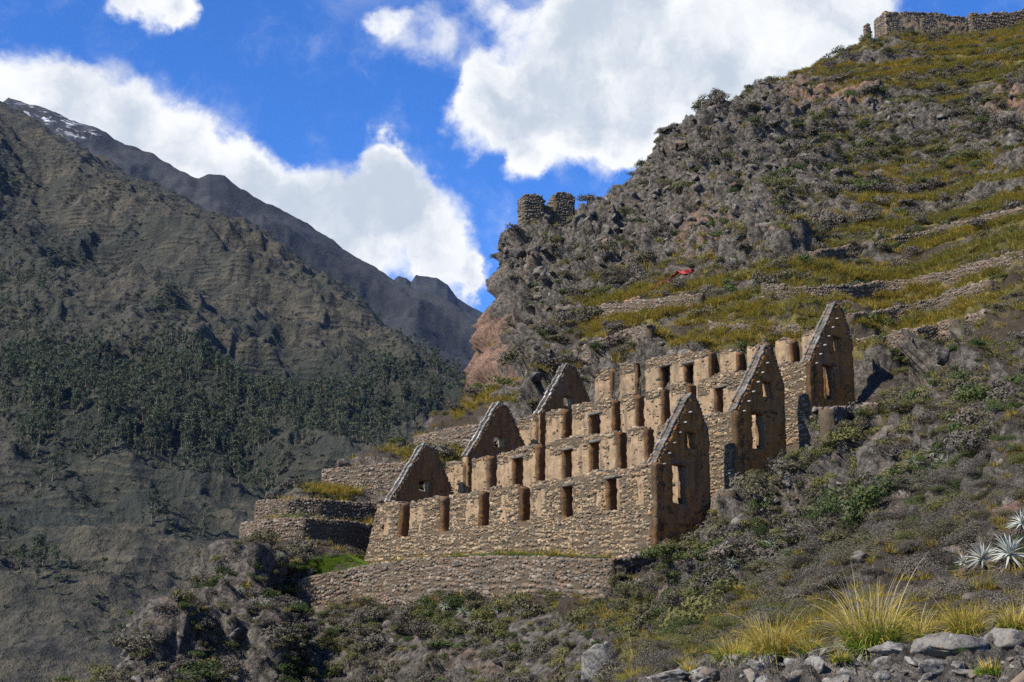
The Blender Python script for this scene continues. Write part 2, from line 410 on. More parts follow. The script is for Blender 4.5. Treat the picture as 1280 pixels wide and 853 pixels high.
def polydist(xy, line):
    """signed distance to a plan polyline (positive uphill side = away from camera) and parameter inside range"""
    best = np.full(len(xy), 1e9); zz = np.zeros(len(xy)); sgn = np.zeros(len(xy)); ends = np.zeros(len(xy), bool)
    for k in range(len(line) - 1):
        a = line[k, :2]; b = line[k + 1, :2]; d = b - a; L = d @ d
        t = ((xy - a) @ d) / L; tc = np.clip(t, 0, 1); q = a + tc[:, None] * d; r = np.linalg.norm(xy - q, axis=1)
        m = r < best; best = np.where(m, r, best); zz = np.where(m, line[k, 2] + tc * (line[k + 1, 2] - line[k, 2]), zz)
        cr = d[0] * (xy[:, 1] - a[1]) - d[1] * (xy[:, 0] - a[0]); sgn = np.where(m, np.sign(cr), sgn)
        e = np.zeros(len(xy), bool)
        if k == 0: e |= t < 0
        if k == len(line) - 2: e |= t > 1
        ends = np.where(m, e, ends)
    return best * sgn, ends, zz

def base_height(x, y):
    xy = np.stack([x, y], 1); z = _tps(lp(x, y))
    # level benches behind the terrace walls
    for key, (ln, lv, hg) in TERR.items():
        near = (np.abs(x - ln[:, 0].mean()) < 40) & (np.abs(y - ln[:, 1].mean()) < 40)
        idx = np.where(near)[0]
        if not len(idx): continue
        d, e, lz = polydist(xy[idx], ln); depth = {'low': 2.6, 'side_low': 2.2, 'side_mid': 3.2, 'side_high': 3.4, 'side_top': 3.0}[key]
        w = sstep(d, 0.05, 0.35) * (1 - sstep(d, depth * 0.7, depth)); w = np.where(e, w * (1 - sstep(np.abs(d), 0.0, 1.2)), w)
        z[idx] = z[idx] * (1 - w) + (lz - (0.12 if key != 'low' else -.12)) * w
        w2 = (1 - sstep(-d, 0.5, 2.2)) * (d < 0.05); w2 = np.where(e, 0, w2)
        z[idx] = np.minimum(z[idx], z[idx] * (1 - w2) + (lz - hg) * w2)
    # brink
    ex = edge_x(y); d = ex - x
    lo = np.clip((y - 105) / 25, 0, 1); sl = 1.3 + 2.6 * lo
    z = np.where(d > 0, z - sl * d * sstep(d, -1, 2.5) , z)
    z = np.maximum(z, -130)
    return z

SLOPE_LINES = [[(735, 403), (775, 398), (820, 393), (877, 387)], [(728, 445), (760, 433), (785, 424), (808, 421)], [(886, 414), (958, 419), (1012, 418)],
               [(952, 371), (1010, 375), (1057, 374), (1155, 363), (1208, 349), (1280, 331)], [(1067, 408), (1139, 395), (1188, 378), (1232, 364)],
               [(1070, 435), (1122, 425), (1172, 416), (1230, 402)], [(1021, 328), (1090, 314), (1145, 304), (1210, 287), (1280, 272)]]
def masks(p):
    """rocky / grass / pink / green masks from the column and row where each ground point stands"""
    px, py = project(p)
    def blob(x, y, rx, ry, s=1.0): return s * np.exp(-(((px - x) / rx) ** 2 + ((py - y) / ry) ** 2))
    far = p[:, 1] > 30
    rocky = sum(blob(*b) for b in [(640, 400, 75, 120, .95), (760, 310, 100, 60, .75), (880, 235, 120, 75, .9), (1000, 140, 110, 35, .65), (930, 300, 80, 40, .6), (1080, 230, 90, 30, .5), (300, 740, 120, 90, .75), (200, 820, 90, 60, .6),
                                   (600, 815, 180, 45, .75), (900, 680, 60, 50, .45), (1200, 190, 110, 60, .4), (1130, 640, 150, 100, .7), (1010, 600, 60, 40, .4), (920, 690, 60, 50, .4), (1180, 480, 100, 40, .35), (1100, 320, 80, 25, .3), (1240, 310, 60, 25, .3), (1080, 300, 60, 40, .2), (1260, 620, 60, 60, .35), (1280, 160, 50, 60, .35)])
    grass = sum(blob(*b) for b in [(900, 410, 110, 38, .85), (1000, 440, 130, 40, .5), (1120, 410, 120, 40, .75), (1200, 270, 140, 60, .75), (1150, 90, 160, 55, .75), (1000, 330, 120, 30, .6), (820, 390, 90, 25, .6),
                                   (430, 615, 60, 14, 1.0), (560, 570, 60, 14, .7), (680, 490, 50, 20, .4), (980, 590, 70, 30, .5), (1080, 570, 60, 30, .35), (780, 770, 90, 30, .4), (1280, 60, 80, 60, .5), (1250, 350, 80, 50, .6), (620, 505, 40, 14, .5), (1060, 790, 260, 25, .5), (620, 690, 200, 8, .6)])
    pink = sum(blob(*b) for b in [(605, 435, 24, 80, 1.0), (645, 440, 25, 60, .3), (1030, 125, 60, 20, .8), (880, 300, 40, 40, .5), (600, 840, 140, 25, .2), (830, 700, 40, 30, .3), (1265, 640, 30, 40, .6), (1270, 140, 30, 25, .8), (700, 730, 200, 20, .2)])
    green = sum(blob(*b) for b in [(420, 708, 40, 9, 1.0), (960, 590, 50, 22, .8), (700, 692, 110, 6, .6), (1200, 810, 90, 20, .5)])
    for pts in SLOPE_LINES:                      # grass keeps to the level strip above each wall
        xs_ = [q[0] for q in pts]; ys_ = [q[1] for q in pts]
        grass = grass + .9 * np.exp(-((py - np.interp(px, xs_, ys_) + 16) / 7.0) ** 2) * (px > xs_[0]) * (px < xs_[-1] + 20)
        rocky = rocky - .5 * np.exp(-((py - np.interp(px, xs_, ys_) + 14) / 9.0) ** 2) * (px > xs_[0]) * (px < xs_[-1] + 20)
    return rocky * 1.0, grass, pink, np.clip(green, 0, 1)

def build_hill():
    NA, NR = 860, 820
    az = np.linspace(math.atan((-260 - CX) / 1854.), math.atan((1560 - CX) / 1854.), NA)
    # ring spacing follows how the ground is seen: fine on the slopes in view
    rr = np.concatenate([np.geomspace(2.0, 60, 250), np.linspace(60, 215, 500)[1:], np.linspace(215, 300, 72)[1:]]); NR = len(rr)
    A, R = np.meshgrid(az, rr, indexing='ij')
    x = (np.tan(A) * R).ravel(); y = R.ravel()
    z = base_height(x, y)
    p = np.stack([x, y, z], 1)
    g = p.reshape(NA, NR, 3)
    du = np.gradient(g, axis=0); dv = np.gradient(g, axis=1); nrm = np.cross(du, dv); nrm /= np.linalg.norm(nrm, axis=2, keepdims=True) + 1e-9
    nrm = nrm.reshape(-1, 3); nrm *= np.sign(nrm[:, 2:3] + 1e-9)
    rocky, grass, pink, green = masks(p)
    steep = 1 - sstep(nrm[:, 2], 0.5, 0.8)
    a, u = to_au(p[:, :2])
    dn = fbm(p * 0.07, 4, 3)
    rk = np.clip(rocky + 0.7 * dn + 0.5 * steep + 0.02, 0, 1.2)
    pxr, pyr = project(p); rk = np.maximum(rk, .9 * sstep(pyr, 748, 790) * (1 - sstep(pxr, 700, 800)) * (p[:, 1] > 50))
    # keep the benches, floors and wall feet calm
    calm = np.ones(len(p))
    inb = (a > -1.5) & (a < 26.5) & (u > -3) & (u < 20); calm[inb] = 0.0
    for key, (ln, lv, hg) in TERR.items():
        d, e, lz = polydist(p[:, :2], ln); m = (d > -.9) & (d < 3.2) & ~e; calm[m] = np.minimum(calm[m], 0.08)
    scale = np.clip(p[:, 1] / 90.0, 0.12, 1.6)      # nearer ground is cut finer by the grid, so relief is finer
    px_, py_ = project(p); seen = (px_ > -60) & (px_ < 1340) & (py_ > -40) & (py_ < 930)
    far_ = (p[:, 1] > 44) & (p[:, 1] < 240) & (calm > 0) & seen & (rk > .1); mid_ = (p[:, 1] > 14) & (p[:, 1] < 126) & seen & ((p[:, 1] < 76) | (p[:, 0] > 6)); led_ = (p[:, 1] > 5) & (p[:, 1] < 16)
    f1, f2 = sub_cell(p, far_, .19, 5, .4, .35, 31); g1, g2 = sub_cell(p, far_, .55, 9)
    k1, k2 = sub_cell(p, far_, (1.15, 1.15, .8), 19, 1.1, .3, 37)
    rock = (np.clip(f2 - f1, 0, .55) * 3.2 + np.clip(g2 - g1, 0, .5) * 1.5 + np.clip(k2 - k1, 0, .45) * .75 - 1.35) + 1.1 * fbm(p * 0.35, 5, 21, ridged=True)
    soft = 0.9 * fbm(p * 0.12, 4, 41) + 0.30 * fbm(p * 0.9, 3, 51)
    h1, h2 = sub_cell(p, seen & (p[:, 1] < 120), 2.6, 15); small = 0.22 * np.clip(h2 - h1, 0, .5) + 0.16 * fbm(p * 2.3, 3, 77)
    nearw = sstep(p[:, 1], 45, 75)
    m1, m2 = sub_cell(p, mid_, .42, 25, .6, .4, 61); n1, n2 = sub_cell(p, mid_, 1.3, 27)
    mound = 2.0 * np.clip(.62 - m1, 0, 1) + .8 * np.clip(.6 - n1, 0, 1) - .45
    ledge = (1 - sstep(p[:, 1], 14.2, 15.6)) * sstep(p[:, 1], 6, 9)
    l1, l2 = sub_cell(p, led_, (1.7, 1.7, 4.2), 29, 3, .25, 66); o1, o2 = sub_cell(p, led_, 8.5, 35)
    crag = .42 * np.clip(l2 - l1, 0, .4) + .10 * np.clip(o2 - o1, 0, .4) + .07 * fbm(p * 4, 3, 67, ridged=True) - .09
    disp = calm * (nearw * (sstep(rk, 0.15, 0.7) * rock * np.where((py_ > 620) & (px_ < 450), .7, np.where((px_ < 655) & (py_ > 330) & (py_ < 540), .45, np.where(py_ < 300, 1.0, 1.3))) + soft * 0.6 + 1.0 * mound * (1 - sstep(p[:, 1], 100, 125)) * (p[:, 0] > 6)) + (1 - nearw) * (ledge * crag + (1 - ledge) * (.6 * small + sstep(p[:, 1], 16, 24) * mound * np.clip(p[:, 1] / 45, .35, 1.1) + 0.2 * fbm(p * 0.7, 3, 91))) + 0.35 * nearw * small)
    rk = np.maximum(rk, ledge * .85 * (p[:, 0] > -1.5))
    bench = .5 + .5 * np.sin((p[:, 2] + 1.5 * fbm(p * .05, 3, 81)) * 1.35); grass = grass * np.where((p[:, 1] > 100) & (p[:, 0] > 8), .25 + 1.15 * sstep(bench, .35, .75), 1.0)
    ph = (p[:, 2] + 3.2 * fbm(p * .045, 3, 141) + .8 * fbm(p * .3, 2, 151)) / 5.2; fr_ = ph - np.floor(ph)
    disp += calm * sstep(p[:, 1], 50, 75) * (.4 + .9 * sstep(rk, .2, .7)) * 1.7 * (sstep(fr_, 0, .22) - fr_)
    # nothing heaves up against the masonry
    for key, (ln, lv, hg) in TERR.items():
        d, e, lz = polydist(p[:, :2], ln); m = (d < 0) & (d > -6) & ~e; disp[m] = np.minimum(disp[m], np.interp(-d[m], [.9, 6], [0.02, .9]))
    m = (a > -13) & (a < 0) & (u > -8) & (u < 20); disp[m] = np.minimum(disp[m], np.interp(-a[m], [2, 5, 13], [-.15, .0, .9]))
    m = (a > -1.5) & (a < 30) & (u > -5) & (u < 0); disp[m] = np.minimum(disp[m], .05)
    m = (a > 25) & (a < 31) & (u > -2) & (u < 22); disp[m] = np.minimum(disp[m], .1)
    m = (p[:, 1] > 58) & (p[:, 1] < 96) & (px_ > 400) & (px_ < 830) & (py_ > 735); disp[m] = np.minimum(disp[m], .4)
    for q_, r_ in ((P(687, 291, 182), 6.5), (P(1160, 44, 227), 9.0), (P(1250, 46, 226), 6.0)):
        dd = np.hypot(p[:, 0] - q_[0], p[:, 1] - q_[1]); disp = np.where(dd < r_, np.minimum(disp, np.interp(dd, [r_ * .6, r_], [0, 1.2])), disp)
    q = p + nrm * disp[:, None]
    # earth floors inside the storehouses stay below the paving
    a, u = to_au(q[:, :2])
    for i in range(3):
        m = (a > 0.2 - SHIFT * i) & (a < LEN - SHIFT * i - .2) & (u > SP * i + .1) & (u < SP * (i + 1) + .1)
        q[m, 2] = np.minimum(q[m, 2], OZ + RISE * i + 2.2)
    me = mesh_np('hillside', q, grid_faces(NA, NR), mat_terrain(), True,
                 dict(rocky=np.clip(rk, 0, 1), grass=np.clip(grass, 0, 1), pink=pink, green=green))
    o = tag(link('hillside', me), kind='structure')
    return o, q.reshape(NA, NR, 3), dict(rk=rk.reshape(NA, NR), grass=grass.reshape(NA, NR), calm=calm.reshape(NA, NR))
hill, HG, HM = build_hill()

# ---------------------------------------------------------------- mountains across the valley
def build_mountains():
    c = []
    for row in [[(-250, 20, 2650), (-100, 85, 2500), (0, 138, 2400), (75, 183, 2300), (200, 243, 2200), (330, 293, 2050), (440, 385, 1900), (520, 448, 1800), (590, 497, 1700), (720, 580, 1600), (900, 640, 1500)],
                [(-250, 300, 1900), (0, 300, 1900), (120, 320, 1900), (250, 360, 1800), (350, 410, 1750), (430, 470, 1650), (520, 520, 1550), (620, 580, 1450), (800, 650, 1300)],
                [(-250, 450, 1400), (0, 450, 1400), (150, 470, 1380), (280, 480, 1450), (380, 520, 1450), (480, 560, 1380), (600, 640, 1250)],
                [(-250, 600, 1050), (0, 600, 1050), (150, 610, 1050), (300, 620, 1080), (450, 640, 1130), (620, 700, 1050)],
                [(-250, 750, 830), (0, 750, 830), (150, 760, 820), (300, 770, 850), (450, 780, 900), (650, 800, 900)],
                [(-250, 870, 680), (0, 870, 680), (200, 880, 680), (400, 890, 720), (700, 900, 720)], [(-250, 1000, 540), (200, 1000, 540), (700, 1000, 560)]]:
        for q in row: c.append(P(*q))
    for q in [(-250, 20, 2650), (0, 138, 2400), (200, 243, 2200), (330, 293, 2050), (440, 385, 1900), (590, 497, 1700), (900, 640, 1500)]:
        v = P(*q); v = v * (1 + 420 / q[2]); v[2] -= 190; c.append(v)
    c = np.array(c)
    t = TPS(lp(c[:, 0], c[:, 1]), c[:, 2], 1e-4)
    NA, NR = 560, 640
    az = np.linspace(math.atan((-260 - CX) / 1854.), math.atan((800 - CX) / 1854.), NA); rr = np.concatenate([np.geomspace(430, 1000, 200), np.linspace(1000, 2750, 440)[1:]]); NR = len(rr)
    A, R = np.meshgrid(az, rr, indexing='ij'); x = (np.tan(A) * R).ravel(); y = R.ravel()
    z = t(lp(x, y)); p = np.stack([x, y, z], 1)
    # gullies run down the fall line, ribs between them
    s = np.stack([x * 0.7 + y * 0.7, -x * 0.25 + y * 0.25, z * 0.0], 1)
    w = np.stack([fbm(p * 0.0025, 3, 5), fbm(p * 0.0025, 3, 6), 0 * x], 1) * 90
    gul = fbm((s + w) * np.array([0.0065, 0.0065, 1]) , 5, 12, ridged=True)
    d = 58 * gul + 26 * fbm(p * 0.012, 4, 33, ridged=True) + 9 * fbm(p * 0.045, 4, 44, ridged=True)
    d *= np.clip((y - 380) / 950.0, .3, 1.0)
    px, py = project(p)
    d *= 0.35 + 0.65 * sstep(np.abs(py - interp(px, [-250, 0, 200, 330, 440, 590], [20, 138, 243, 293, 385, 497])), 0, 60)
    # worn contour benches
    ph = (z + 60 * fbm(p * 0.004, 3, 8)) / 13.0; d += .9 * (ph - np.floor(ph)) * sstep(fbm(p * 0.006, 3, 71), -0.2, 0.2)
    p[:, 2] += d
    def blob(x, y, rx, ry, s=1.0): return s * np.exp(-(((px - x) / rx) ** 2 + ((py - y) / ry) ** 2))
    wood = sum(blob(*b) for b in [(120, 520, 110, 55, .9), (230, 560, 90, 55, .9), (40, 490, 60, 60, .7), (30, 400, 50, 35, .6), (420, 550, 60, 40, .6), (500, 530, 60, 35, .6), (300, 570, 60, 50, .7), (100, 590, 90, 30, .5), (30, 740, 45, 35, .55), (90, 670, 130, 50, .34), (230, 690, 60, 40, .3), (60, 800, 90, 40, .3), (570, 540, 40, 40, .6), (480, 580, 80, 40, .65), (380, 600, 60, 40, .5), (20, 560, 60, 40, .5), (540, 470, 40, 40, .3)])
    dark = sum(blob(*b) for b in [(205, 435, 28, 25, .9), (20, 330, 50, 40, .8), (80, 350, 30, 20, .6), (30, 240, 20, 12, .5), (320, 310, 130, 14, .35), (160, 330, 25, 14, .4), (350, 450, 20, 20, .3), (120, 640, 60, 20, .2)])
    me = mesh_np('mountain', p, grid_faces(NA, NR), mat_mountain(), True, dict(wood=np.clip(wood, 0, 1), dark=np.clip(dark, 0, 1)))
    o = tag(link('mountain', me), kind='structure')
    # the higher range behind
    def ridge_range(name, line, drop, near, far, seed, amp, snow=False):
        NA2, NR2 = 420, 120
        ln = np.array(line); pxs = np.linspace(ln[0, 0], ln[-1, 0], NA2); pys = np.interp(pxs, ln[:, 0], ln[:, 1]); Ys = np.interp(pxs, ln[:, 0], ln[:, 2])
        V = np.zeros((NA2, NR2, 3)); sn = np.zeros((NA2, NR2))
        for i in range(NA2):
            c0 = P(pxs[i], pys[i], Ys[i]); f = np.linspace(near, far, NR2)
            V[i, :, 0] = c0[0] * f; V[i, :, 1] = c0[1] * f
            V[i, :, 2] = c0[2] - drop * Ys[i] * np.abs(f - 1.0) ** 0.97
        q = V.reshape(-1, 3); k = np.abs(np.tile(np.linspace(near, far, NR2), NA2) - 1)
        q[:, 2] += amp * (0.12 + np.minimum(k * 14, 1)) * fbm(q * 0.0028, 6, seed, ridged=True) + amp * 0.16 * fbm(q * 0.02, 4, seed + 3)
        px, py = project(q)
        snv = np.exp(-(((px - 62) / 34) ** 2 + ((py - 148 - (px - 62) * .35) / 9) ** 2)) + .7 * np.exp(-(((px - 105) / 16) ** 2 + ((py - 168) / 4) ** 2)) if snow else 0 * px
        me = mesh_np(name, q, grid_faces(NA2, NR2), MPEAK, True, dict(snow=np.clip(snv * .8, 0, 1)))
        return tag(link(name, me), kind='structure')
    MPEAK = mat_peak()
    ridge_range('far_mountain', [(-260, 165, 4000), (-60, 150, 4000), (0, 132, 4000), (10, 124, 4000), (60, 140, 3950), (120, 163, 3900), (190, 196, 3850), (225, 214, 3800), (248, 222, 3780), (262, 218, 3770), (285, 226, 3750), (330, 252, 3700),
                                 (400, 293, 3650), (460, 330, 3600), (500, 352, 3550), (560, 378, 3500), (590, 392, 3480), (700, 445, 3400), (850, 500, 3300)], 0.62, 0.55, 1.2, 61, 70, True)
    ridge_range('far_peak', [(430, 372, 6200), (480, 362, 6200), (498, 345, 6200), (508, 347, 6200), (514, 352, 6200), (520, 343, 6200), (545, 347, 6200), (560, 356, 6200), (572, 372, 6200), (590, 385, 6200), (700, 430, 6200)], 0.6, 0.8, 1.1, 91, 45)
    return o, p.reshape(NA, NR, 3), np.clip(wood, 0, 1).reshape(NA, NR), np.clip(dark, 0, 1).reshape(NA, NR)
mountain, MG, MW, MD = build_mountains()

# ---------------------------------------------------------------- masonry
M_PLASTER = mat_plaster(); M_OCHRE = mat_plaster('shade_ochre_plaster', (0.13, 0.066, 0.024), (0.20, 0.11, 0.044), (0.08, 0.043, 0.018))  # ochre plaster, darkened to put shade on the left gables
M_STONE = mat_stone('rubble_stone', (0.062, 0.050, 0.034), (0.29, 0.222, 0.138), (0.19, 0.122, 0.066))
M_TERR = mat_stone('terrace_stone', (0.045, 0.038, 0.030), (0.20, 0.165, 0.128), (0.13, 0.085, 0.056))
M_DARKST = mat_stone('weathered_stone', (0.05, 0.045, 0.038), (0.14, 0.125, 0.105), (0.11, 0.075, 0.052))
M_BLACKST = mat_stone('black_course_stone', (0.012, 0.011, 0.010), (0.03, 0.027, 0.024), (0.03, 0.024, 0.02))  # near-black stone for the middle coping row of the left gables
M_COPEG = mat_stone('grey_coping_stone', (0.09, 0.085, 0.075), (0.21, 0.195, 0.17), (0.14, 0.12, 0.10))
M_COPE = mat_stone('coping_stone', (0.15, 0.14, 0.125), (0.36, 0.34, 0.31), (0.18, 0.165, 0.135))
M_OCHRE2 = mat_plaster('shade_warmed_ochre_plaster', (0.235, 0.10, 0.024), (0.34, 0.155, 0.045), (0.14, 0.062, 0.018))  # ochre reddened to stand for warm bounce light on the shaded right gables
M_JAMB = mat_plaster('shade_dark_mud', (0.12, 0.062, 0.024), (0.19, 0.105, 0.045), (0.08, 0.045, 0.02))  # brown mud, darkened to put shade inside the window openings
M_RUDDY = mat_stone('ruddy_stone', (0.08, 0.045, 0.02), (0.24, 0.13, 0.055), (0.16, 0.08, 0.035))
def mat_mortar():
    s = MT('mud_mortar'); n = s.noise(3, 6, 0.7); s.color(s.mix(n, (0.028, 0.021, 0.013), (0.095, 0.070, 0.043))); s.bump(n, 0.8, 0.1); return s.m
M_MORTAR = mat_mortar()

class Frame:
    """wall frame: x along the wall, z up, t into the wall (t<0 is proud of the face)"""
    def __init__(s, o, ex, ez=(0, 0, 1), et=None):
        s.o = np.array(o, float); s.ex = np.array(ex, float); s.ez = np.array(ez, float)
        s.et = np.array(et, float) if et is not None else np.cross(s.ez, s.ex)
        s.warp = None
    def __call__(s, x, z, t):
        x = np.asarray(x, float); z = np.asarray(z, float); t = np.asarray(t, float)
        if s.warp is not None: x, z, t = s.warp(x, z, t)
        return s.o + x[..., None] * s.ex + z[..., None] * s.ez + t[..., None] * s.et

def panel(fr, x0, x1, base, top, holes, thick, cell_=0.22, rough=0.035, seed=0, bare=None):
    """thick wall slab with openings and a ragged top; returns verts, quads"""
    nx = max(2, int(round((x1 - x0) / cell_))); xs = np.linspace(x0, x1, nx + 1)
    for h in holes:
        for e in h[:2]:
            k = int(np.argmin(np.abs(xs - e)))
            if 0 < k < nx: xs[k] = e
    zlo = min(base(x) for x in xs); zhi = max(top(x) for x in xs)
    nz = max(2, int(math.ceil((zhi - zlo) / cell_))); zs = zlo + np.arange(nz + 1) * cell_
    inc = np.zeros((nx, nz), bool)
    for i in range(nx):
        xc = (xs[i] + xs[i + 1]) / 2; b = base(xc); t = top(xc)
        for j in range(nz):
            zc = (zs[j] + zs[j + 1]) / 2
            ok = b - cell_ < zc < t
            if ok:
                for h in holes:
                    if h[0] < xc < h[1] and h[2] < zc < h[3]: ok = False; break
            inc[i, j] = ok
    X, Z = np.meshgrid(xs, zs, indexing='ij'); Z = Z.copy()
    for i in range(nx + 1):
        cols = [c for c in (i - 1, i) if 0 <= c < nx]
        tops = [np.max(np.where(inc[c])[0]) for c in cols if inc[c].any()]
        if tops:
            j = max(tops) + 1
            if abs(top(xs[i]) - Z[i, j]) < cell_ * 1.3: Z[i, j] = top(xs[i])
    rn = np.random.default_rng(seed + 5)
    J = lambda: rn.normal(0, rough, X.shape)
    n = X.size; F_ = fr(X + J() * .6, Z + J() * .6, J()); B_ = fr(X + J() * .6, Z + J() * .6, thick + J())
    idx = np.arange(n).reshape(X.shape); faces = []; mats = []
    for i in range(nx):
        for j in range(nz):
            if not inc[i, j]: continue
            a, b, c, d = idx[i, j], idx[i + 1, j], idx[i + 1, j + 1], idx[i, j + 1]
            k0 = len(faces); faces.append((a, b, c, d)); faces.append((a + n, d + n, c + n, b + n))
            if i == 0 or not inc[i - 1, j]: faces.append((a, d, d + n, a + n))
            if i == nx - 1 or not inc[i + 1, j]: faces.append((b, b + n, c + n, c))
            if j == 0 or not inc[i, j - 1]: faces.append((a, a + n, b + n, b))
            if j == nz - 1 or not inc[i, j + 1]: faces.append((d, c, c + n, d + n))
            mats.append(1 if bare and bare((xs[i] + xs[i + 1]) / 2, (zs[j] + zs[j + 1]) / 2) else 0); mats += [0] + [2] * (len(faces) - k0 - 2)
    V = np.concatenate([F_.reshape(-1, 3), B_.reshape(-1, 3)]); f = np.array(faces)
    used = np.unique(f); m = np.full(len(V), -1); m[used] = np.arange(len(used))
    return (V[used], m[f], mats) if bare is not None else (V[used], m[f])

def rubble(fr, x0, x1, base, top, holes, keep, course=(0.085, 0.18), ratio=(0.8, 2.2), proud=(0.012, 0.055), seed=0, t0=0.0):
    """rough stones laid in wandering courses on a face; keep(x, z) -> chance that a stone shows"""
    rn = random.Random(seed); S = []
    zlo = min(base(x) for x in np.linspace(x0, x1, 20)); zhi = max(top(x) for x in np.linspace(x0, x1, 60))
    z = zlo
    while z < zhi:
        h = rn.uniform(*course); x = x0 + rn.uniform(0, .2); ph = rn.uniform(0, 6)
        while x < x1:
            w = h * rn.uniform(*ratio); xc = x + w / 2; zc = z + h / 2 + 0.09 * math.sin(xc * .9 + ph) + 0.05 * math.sin(xc * 2.7 + ph * 2) + rn.uniform(-.07, .07); x += w
            if xc > x1 - w * .3 or zc < base(xc) - .1 or zc + h * .35 > top(xc) + .05: continue
            if any(hh[0] - w * .45 < xc < hh[1] + w * .45 and hh[2] - h * .4 < zc < hh[3] + h * .4 for hh in holes): continue
            if rn.random() > keep(xc, zc): continue
            g_ = rn.choice((.75, .9, 1.0, 1.05, 1.2, 1.5)); S.append((xc, zc, w / 2 * g_ * rn.uniform(.82, 1.02), h / 2 * g_ * rn.uniform(.85, 1.1), rn.uniform(*proud), rn.uniform(-.22, .22)))
        z += h * .97
    if not S: return None
    S = np.array(S); n = len(S); rg = np.random.default_rng(seed + 1)
    ang = np.array([0.25, 0.75, 1.25, 1.75]) * math.pi
    cxy = np.stack([np.sign(np.cos(ang)), np.sign(np.sin(ang))], 1)           # 4 corners
    loc = cxy[None] * S[:, None, 2:4] * rg.uniform(.72, 1.1, (n, 4, 2))
    c, s = np.cos(S[:, 5]), np.sin(S[:, 5]); rot = np.stack([np.stack([c, -s], 1), np.stack([s, c], 1)], 1)
    loc = np.einsum('nij,nkj->nki', rot, loc)
    inn = loc * rg.uniform(.62, .9, (n, 1, 1)) + rg.normal(0, .018, (n, 4, 2))
    V = np.zeros((n, 8, 3))
    V[:, :4, :] = fr(S[:, None, 0] + loc[..., 0], S[:, None, 1] + loc[..., 1], np.full((n, 4), t0 + .05))
    V[:, 4:, :] = fr(S[:, None, 0] + inn[..., 0], S[:, None, 1] + inn[..., 1], t0 - S[:, 4:5] * rg.uniform(.7, 1.25, (n, 4)))
    q = np.array([[4, 5, 6, 7], [0, 1, 5, 4], [1, 2, 6, 5], [2, 3, 7, 6], [3, 0, 4, 7]])
    Fq = (np.arange(n)[:, None, None] * 8 + q[None]).reshape(-1, 4)
    return V.reshape(-1, 3), Fq

def blocks(items, seed=0):
    """rough closed stones: items (centre, ax, ay, az half-vectors)"""
    rg = np.random.default_rng(seed); V = []; Fq = []
    c8 = np.array([[-1, -1, -1], [1, -1, -1], [1, 1, -1], [-1, 1, -1], [-1, -1, 1], [1, -1, 1], [1, 1, 1], [-1, 1, 1]], float)
    q = np.array([[0, 3, 2, 1], [4, 5, 6, 7], [0, 1, 5, 4], [1, 2, 6, 5], [2, 3, 7, 6], [3, 0, 4, 7]])
    for k, (c, a, b, d) in enumerate(items):
        cc = c8 * rg.uniform(.72, 1.08, (8, 3)); V.append(c + cc[:, :1] * a + cc[:, 1:2] * b + cc[:, 2:3] * d); Fq.append(q + 8 * k)
    return np.concatenate(V), np.concatenate(Fq)
def mobj(name, vf, mat, parent=None, kind=None, smooth=False):
    o = link(name, mesh_np(name, vf[0], vf[1], mat, smooth), parent)
    if len(vf) > 2: o.data.materials.append(M_MORTAR); o.data.materials.append(M_JAMB if name != 'gable_wall' else M_PLASTER if mat is M_OCHRE else M_OCHRE); o.data.polygons.foreach_set('material_index', np.array(vf[2], np.int32))  # opening sides: mud toned for shade, paler plaster for sunlit left gable reveals
    if kind: o['kind'] = kind
    return o
def capstones(fr, x0, x1, top, thick, seed, size=0.26, gap=None):
    rn = random.Random(seed); it = []; x = x0
    while x < x1:
        w = rn.uniform(.6, 1.5) * size
        if not (gap and gap(x + w / 2)):
            for t in np.arange(.12, thick, size * 1.05):
                if rn.random() < .8:
                    h = rn.uniform(.3, .75) * size
                    it.append((fr(x + w / 2, top(x + w / 2) + h * .35, t + rn.uniform(-.08, .08)), fr.ex * w / 2, fr.et * size * rn.uniform(.4, .65), fr.ez * h / 1.6))
        x += w * rn.uniform(.85, 1.1)
    return blocks(it, seed) if it else None

def prof(pts):
    xs = [p[0] for p in pts]; zs = [p[1] for p in pts]
    return lambda x: float(np.interp(x, xs, zs))
def jag(f, amp, seed, fq=1.3):
    rn = random.Random(seed); ph = [rn.uniform(0, 6) for _ in range(4)]
    return lambda x: f(x) + amp * (math.sin(x * fq + ph[0]) * .5 + math.sin(x * fq * 2.7 + ph[1]) * .35 + math.sin(x * fq * 6.1 + ph[2]) * .3)

